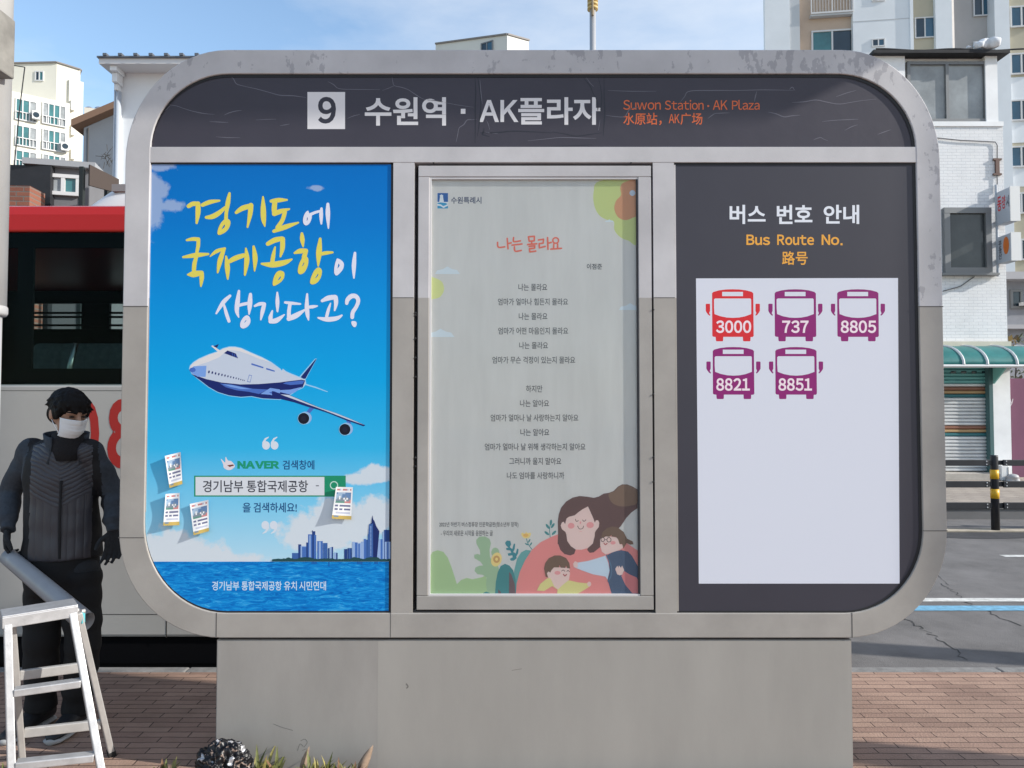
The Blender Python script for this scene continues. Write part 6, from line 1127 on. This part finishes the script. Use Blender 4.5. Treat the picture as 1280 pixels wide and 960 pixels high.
for x, y in ((44.5, 146), (80.5, 185)):
    ua, ub, za, zb2 = CB.rect(x - 5, y - 5, x + 5, y + 5); b = MB(); b.bx(CB, ua, ub, .22, .75, za, zb2, wfr); ac_ = b.build('air_conditioner', cbb); b = MB(); c_ = CB.pt((ua + ub) / 2, .755, (za + zb2) / 2); b.add([c_ + CB.u * .32 * math.cos(k * .4) + Vector((0, 0, .32 * math.sin(k * .4))) for k in range(15)], [tuple(range(15))], pane_d); b.build('fan', ac_)
for y in (132, 163, 193):
    ua, ub, za, zb2 = CB.rect(88, y - 6, 92.5, y + 7, -1.2); b = MB(); b.bx(CB, ua, ub, -1.19, -.7, za, zb2, cg_m); b.build('vent_hood', cbb)
b = MB(); dw = mat('distant_wall_beige', (.58, .54, .47), .8, var=.08, vscale=.4); PB = Plane(98, 62, R(20)); pb = thing('beige_block', 'low beige building with silver roof vents between apartment block and grey house', 'building', tuple(PB.pt(2, 0, 0))); zpb = SZ(134, 62); b.bx(PB, 0, 12, -8, 0, 0, zpb, dw); b.build('wall', pb)
for x in (112, 124, 135):
    b = MB(); q = P(x, 128, 64); b.sphere((q.x, q.y, zpb + .5), (.42, .42, .36), mat('vent_metal', (.5, .5, .5), .3, .8), 12, 8); b.tube([(q.x, q.y, zpb - .3), (q.x, q.y, zpb + .3)], .25, MATS['vent_metal'], 10); b.build('roof_vent', pb, True)
# grey gabled house
H1 = Plane(104, 34, R(6)); gh1 = thing('gabled_house', 'blue grey walled house with brown sloping eave left of the white house', 'house', tuple(H1.pt(1, 0, 0))); b = MB(); gm1 = mat('blue_grey_siding', (.15, .17, .20), .8, var=.06, vscale=1)
u0 = H1.uv(104, 200)[0]; u1 = H1.uv(150, 200)[0]; za1, zb1 = H1.uv(104, 158)[1], H1.uv(150, 138)[1]; v = [H1.pt(u0, 0, 0), H1.pt(u1, 0, 0), H1.pt(u1, 0, zb1), H1.pt(u0, 0, za1), H1.pt(u0, -6, 0), H1.pt(u1, -6, 0), H1.pt(u1, -6, zb1), H1.pt(u0, -6, za1)]
b.add(v, [(0, 1, 2, 3), (7, 6, 5, 4), (0, 3, 7, 4), (1, 5, 6, 2), (3, 2, 6, 7)], gm1); b.bx(H1, H1.uv(110, 180)[0], H1.uv(110.8, 180)[0], .002, .03, 0, H1.uv(110, 160)[1], seam_m); b.build('wall', gh1)
b = MB(); brn = mat('brown_eave', (.20, .12, .08), .7); e0, e1_ = H1.pt(H1.uv(96, 155)[0], .55, H1.uv(96, 158, .55)[1]), H1.pt(u1, .55, H1.uv(150, 134, .55)[1]); bk = -H1.n * 7
b.add([e0, e1_, e1_ + bk, e0 + bk] + [p + Vector((0, 0, .32)) for p in (e0, e1_, e1_ + bk, e0 + bk)], [(0, 3, 2, 1), (4, 5, 6, 7), (0, 1, 5, 4), (1, 2, 6, 5), (2, 3, 7, 6), (3, 0, 4, 7)], brn); b.build('roof', gh1)
b = MB()
for k in range(26):
    q = P(135, 196, 33.5) + Vector((rnd.gauss(0, .12), rnd.gauss(0, .1), rnd.gauss(0, .18))); b.tube([q, q + Vector((rnd.gauss(0, .15), 0, rnd.gauss(0, .18)))], .012, clutter, 4)
b.build('cable_tangle', gh1)
# white house with ribbed roof
H2 = Plane(139, 14, 0); wh = thing('white_house', 'white house with ribbed metal roof edge and drainpipe behind the sign\'s left shoulder', 'house', tuple(H2.pt(2, 0, 0))); wm2 = mat('white_siding', (.74, .76, .78), .75, var=.05, vscale=1.5)
ze = H2.uv(150, 82)[1]; b = MB(); b.bx(H2, 0, 7, -5, 0, 0, ze, wm2); b.build('wall', wh)
b = MB(); b.bx(H2, 0.0, .11, .003, .035, 0, ze, wm2); b.build('corner_board', wh)
zf0, zf1 = H2.uv(150, 81, .35)[1], H2.uv(150, 74.5, .35)[1]; uf = H2.uv(123.5, 78, .4)[0]
b = MB(); b.bx(H2, uf, 7.3, -5.2, .40, zf0, zf1, mat('fascia_white', (.66, .66, .67), .6)); b.build('fascia', wh)
b = MB(); rib = mat('roof_metal', (.14, .15, .17), .5, .4); b.bx(H2, uf - .02, 7.3, -5.2, .44, zf1 + .001, zf1 + .03, rib)
for k in range(32): u = uf + .10 + k * .285; b.bx(H2, u, u + .07, -5.2, .46, zf1 + .03, zf1 + .075, rib)
b.build('ribbed_roof', wh)
b = MB(); ub0 = H2.uv(149, 90)[0]
for dw_, z0_, z1_, dp in ((.13, zf0 - .10, zf0, .30), (.10, zf0 - .28, zf0 - .10, .22), (.07, zf0 - .40, zf0 - .28, .14)): b.bx(H2, ub0, ub0 + dw_, .04, .04 + dp, z0_, z1_ - .001, wm2)
bevel(b.build('eave_bracket', wh), .01)
b = MB(); ud = H2.uv(151, 150)[0]; b.tube([H2.pt(ud, .09, 0), H2.pt(ud, .09, zf0 - .4)], .05, mat('drainpipe_grey', (.42, .45, .5), .5), 12); b.tube([H2.pt(H2.uv(146.5, 120)[0], .07, 0), H2.pt(H2.uv(146.5, 120)[0], .07, zf0)], .022, MATS['drainpipe_grey'], 8); b.build('drainpipe', wh, True)
# dark cabin with white window, brick parapet
H3 = Plane(36, 11.2, R(14)); dc = thing('dark_cabin', 'dark grey clad cabin with white framed window above the bus roof', 'cabin', tuple(H3.pt(.5, 0, 0))); dgm = mat('dark_cladding', (.15, .15, .16), .7, var=.1, vscale=2)
u0, u1 = H3.uv(37.5, 230)[0], H3.uv(112, 230)[0]; z1_ = H3.uv(40, 207)[1]; b = MB(); b.bx(H3, u0, u1, -3, 0, 0, z1_, dgm); 
for x in (45.5, 54): b.bx(H3, H3.uv(x, 230)[0], H3.uv(x + .7, 230)[0], .002, .012, 0, z1_, seam_m)
b.build('wall', dc); b = MB(); b.bx(H3, u0 - .08, u1 + .1, -3.1, .10, z1_, z1_ + .09, mat('cabin_roof', (.30, .31, .33), .6)); b.build('roof_edge', dc); window(H3, dc, 59, 219, 101, 245, 2, wfr, [pane_g, pane_t], .055, .06)
H4 = Plane(-40, 10.6, R(4)); bp_ = thing('brick_parapet', 'small red brick parapet under a black railing beside the lamp post', 'parapet', tuple(H4.pt(1, 0, 0))); b = MB(); ub = H4.uv(37, 240)[0]
b.bx(H4, 0, ub, -.4, 0, 0, H4.uv(20, 232)[1], brick_mat('red_brick', (.30, .12, .08), (.22, .09, .065), (.20, .17, .15), .2, .07, .01, 'XZ')); b.build('brickwork', bp_); b = MB(); b.bx(H4, 0, ub + .02, -3, -.5, 0, H4.uv(20, 206, -.5)[1], mat('black_screen', (.02, .021, .025), .6, var=.2, vscale=8)); b.build('screen', bp_)
b = MB(); bl_ = mat('black_frame', (.015, .02, .02), .6); H5 = Plane(93, 10.8, 0); bf = thing('black_frame_post', 'black steel frame corner above the bus air conditioner', 'steel frame', tuple(H5.pt(0, 0, 0)))
b.bx(H5, 0, .06, -.06, 0, 0, H5.uv(95, 208)[1], bl_); b.bx(H5, .13, .18, -.5, -.44, 0, H5.uv(98, 205)[1], bl_); b.build('post', bf); b = MB(); b.add([H5.pt(.14, .0, H5.uv(105, 206)[1]), H5.pt(.36, -.4, H5.uv(105, 214)[1]), H5.pt(.36, -.4, H5.uv(105, 232)[1]), H5.pt(.14, 0, H5.uv(105, 232)[1])], [(0, 1, 2, 3)], mat('brown_board', (.055, .04, .034), .8)); o = b.build('board', bf); so_ = o.modifiers.new('solid', 'SOLIDIFY'); so_.thickness = .03
b = MB(); wq = [P(12, 81, 30), P(31, 84, 30), P(52, 89, 30)]; wm_ = MATS['black_cable']; b.tube([P(-30, 70, 30)] + wq[:2], .018, wm_, 6); b.tube([P(31, 84, 30), P(24, 140, 30), P(16, 228, 30)], .022, wm_, 6); tag(b.build('overhead_cable', origin=P(31, 84, 30)), 'thin dark overhead cable hanging across the cream apartment block', 'cable')
# far roof-top house above the sign and the tall mast
RT = Plane(544, 70, R(-22)); rt = thing('rooftop_house', 'pale rooftop stair house peeking over the top edge of the sign', 'building', tuple(RT.pt(3, 0, 0)))
pA, pB, pC = P(544.5, 62, 70), P(634, 62, 66), P(661, 62, 68.5); zA_, zB_, zC_ = P(544.5, 55.5, 70).z, P(634, 43.5, 66).z, P(661, 51, 68.5).z; bkv = Vector((.5, 6, 0)); v = [Vector((p.x, p.y, 0)) for p in (pA, pB, pC)] + [Vector((pC.x - 4, pC.y + 6, 0)), Vector((pA.x + .5, pA.y + 6, 0))]; v = v + [Vector((p.x, p.y, z_)) for p, z_ in zip(v, (zA_, zB_, zC_, zC_, zA_))]
b = MB(); b.add(v, [(0, 1, 6, 5), (1, 2, 7, 6), (2, 3, 8, 7), (3, 4, 9, 8), (4, 0, 5, 9), (5, 6, 7, 8, 9)], mat('rooftop_cream', (.62, .61, .57), .8, var=.04, vscale=.5)); b.build('wall', rt)
b = MB()
for i, j in ((5, 6), (6, 7)): b.bar(v[i] + Vector((0, 0, .05)), v[j] + Vector((0, 0, .05)), .25, .14, rim)
b.build('roof_rim', rt)
RP = Plane(544, 70, 0); RP.o = v[0].copy(); RP.u = Vector((v[1].x - v[0].x, v[1].y - v[0].y, 0)).normalized(); RP.n = Vector((RP.u.y, -RP.u.x, 0)); window(RP, rt, 601.5, 52.5, 616.5, 66, 2, gfr, [pane_d, pane_b], .1, .1)
MS = P(741, 60, 26); mast = thing('steel_mast', 'slim grey steel mast with yellow ringed fitting rising above the sign', 'mast', (MS.x, MS.y, 0)); b = MB(); b.tube([(MS.x, MS.y, 0), (MS.x, MS.y, 20)], [.13, .105], mat('mast_steel', (.42, .42, .43), .4, .4), 18); b.build('pole', mast, True)
for y in (1, 6, 11): b = MB(); z_ = P(741, y, 26).z; b.tube([(MS.x, MS.y, z_ - .045), (MS.x, MS.y, z_ + .045)], .19, mat('ring_yellow', (.50, .36, .14), .5), 18); b.build('yellow_ring', mast, True)
b = MB(); b.tube([(MS.x - .02, MS.y - .15, P(741, 22, 26).z), (MS.x - .02, MS.y - .15, P(741, -30, 26).z)], .05, mat('fitting_brown', (.25, .19, .12), .6), 8); b.build('fitting', mast)

# ------------------------------------------------------------------ unseen poles and panel added so shade falls across the pavement and the sign
cp = mat('shade_pole_concrete', (.36, .35, .33), .85, var=.15, vscale=3)
for nm, lb, x, y, r_, h_ in (('shade_pole', 'added grey pole with a long panel on its arm to shade the banner', 7.0, 2.30, .13, 7.0), ('shade_pole', 'added plain grey pole near the kerb to shade the road, right of the picture', 8.4, 4.10, .15, 7.5)):
    t = thing(nm, lb, 'pole', (x, y, 0), 'added shade poles right of the picture'); b = MB(); b.tube([(x, y, 0), (x, y, h_)], [r_ * 1.1, r_ * .85], cp, 20); b.build('pole', t, True)
    if y < 3:
        b = MB(); b.box(5.0, 7.0, 2.44, 2.52, 5.2, 5.28, gfr); b.build('arm', t); b = MB(); b.box(1.9, 5.60, 2.35, 2.64, 5.14, 5.19, gfr); b.build('shade_panel', t)
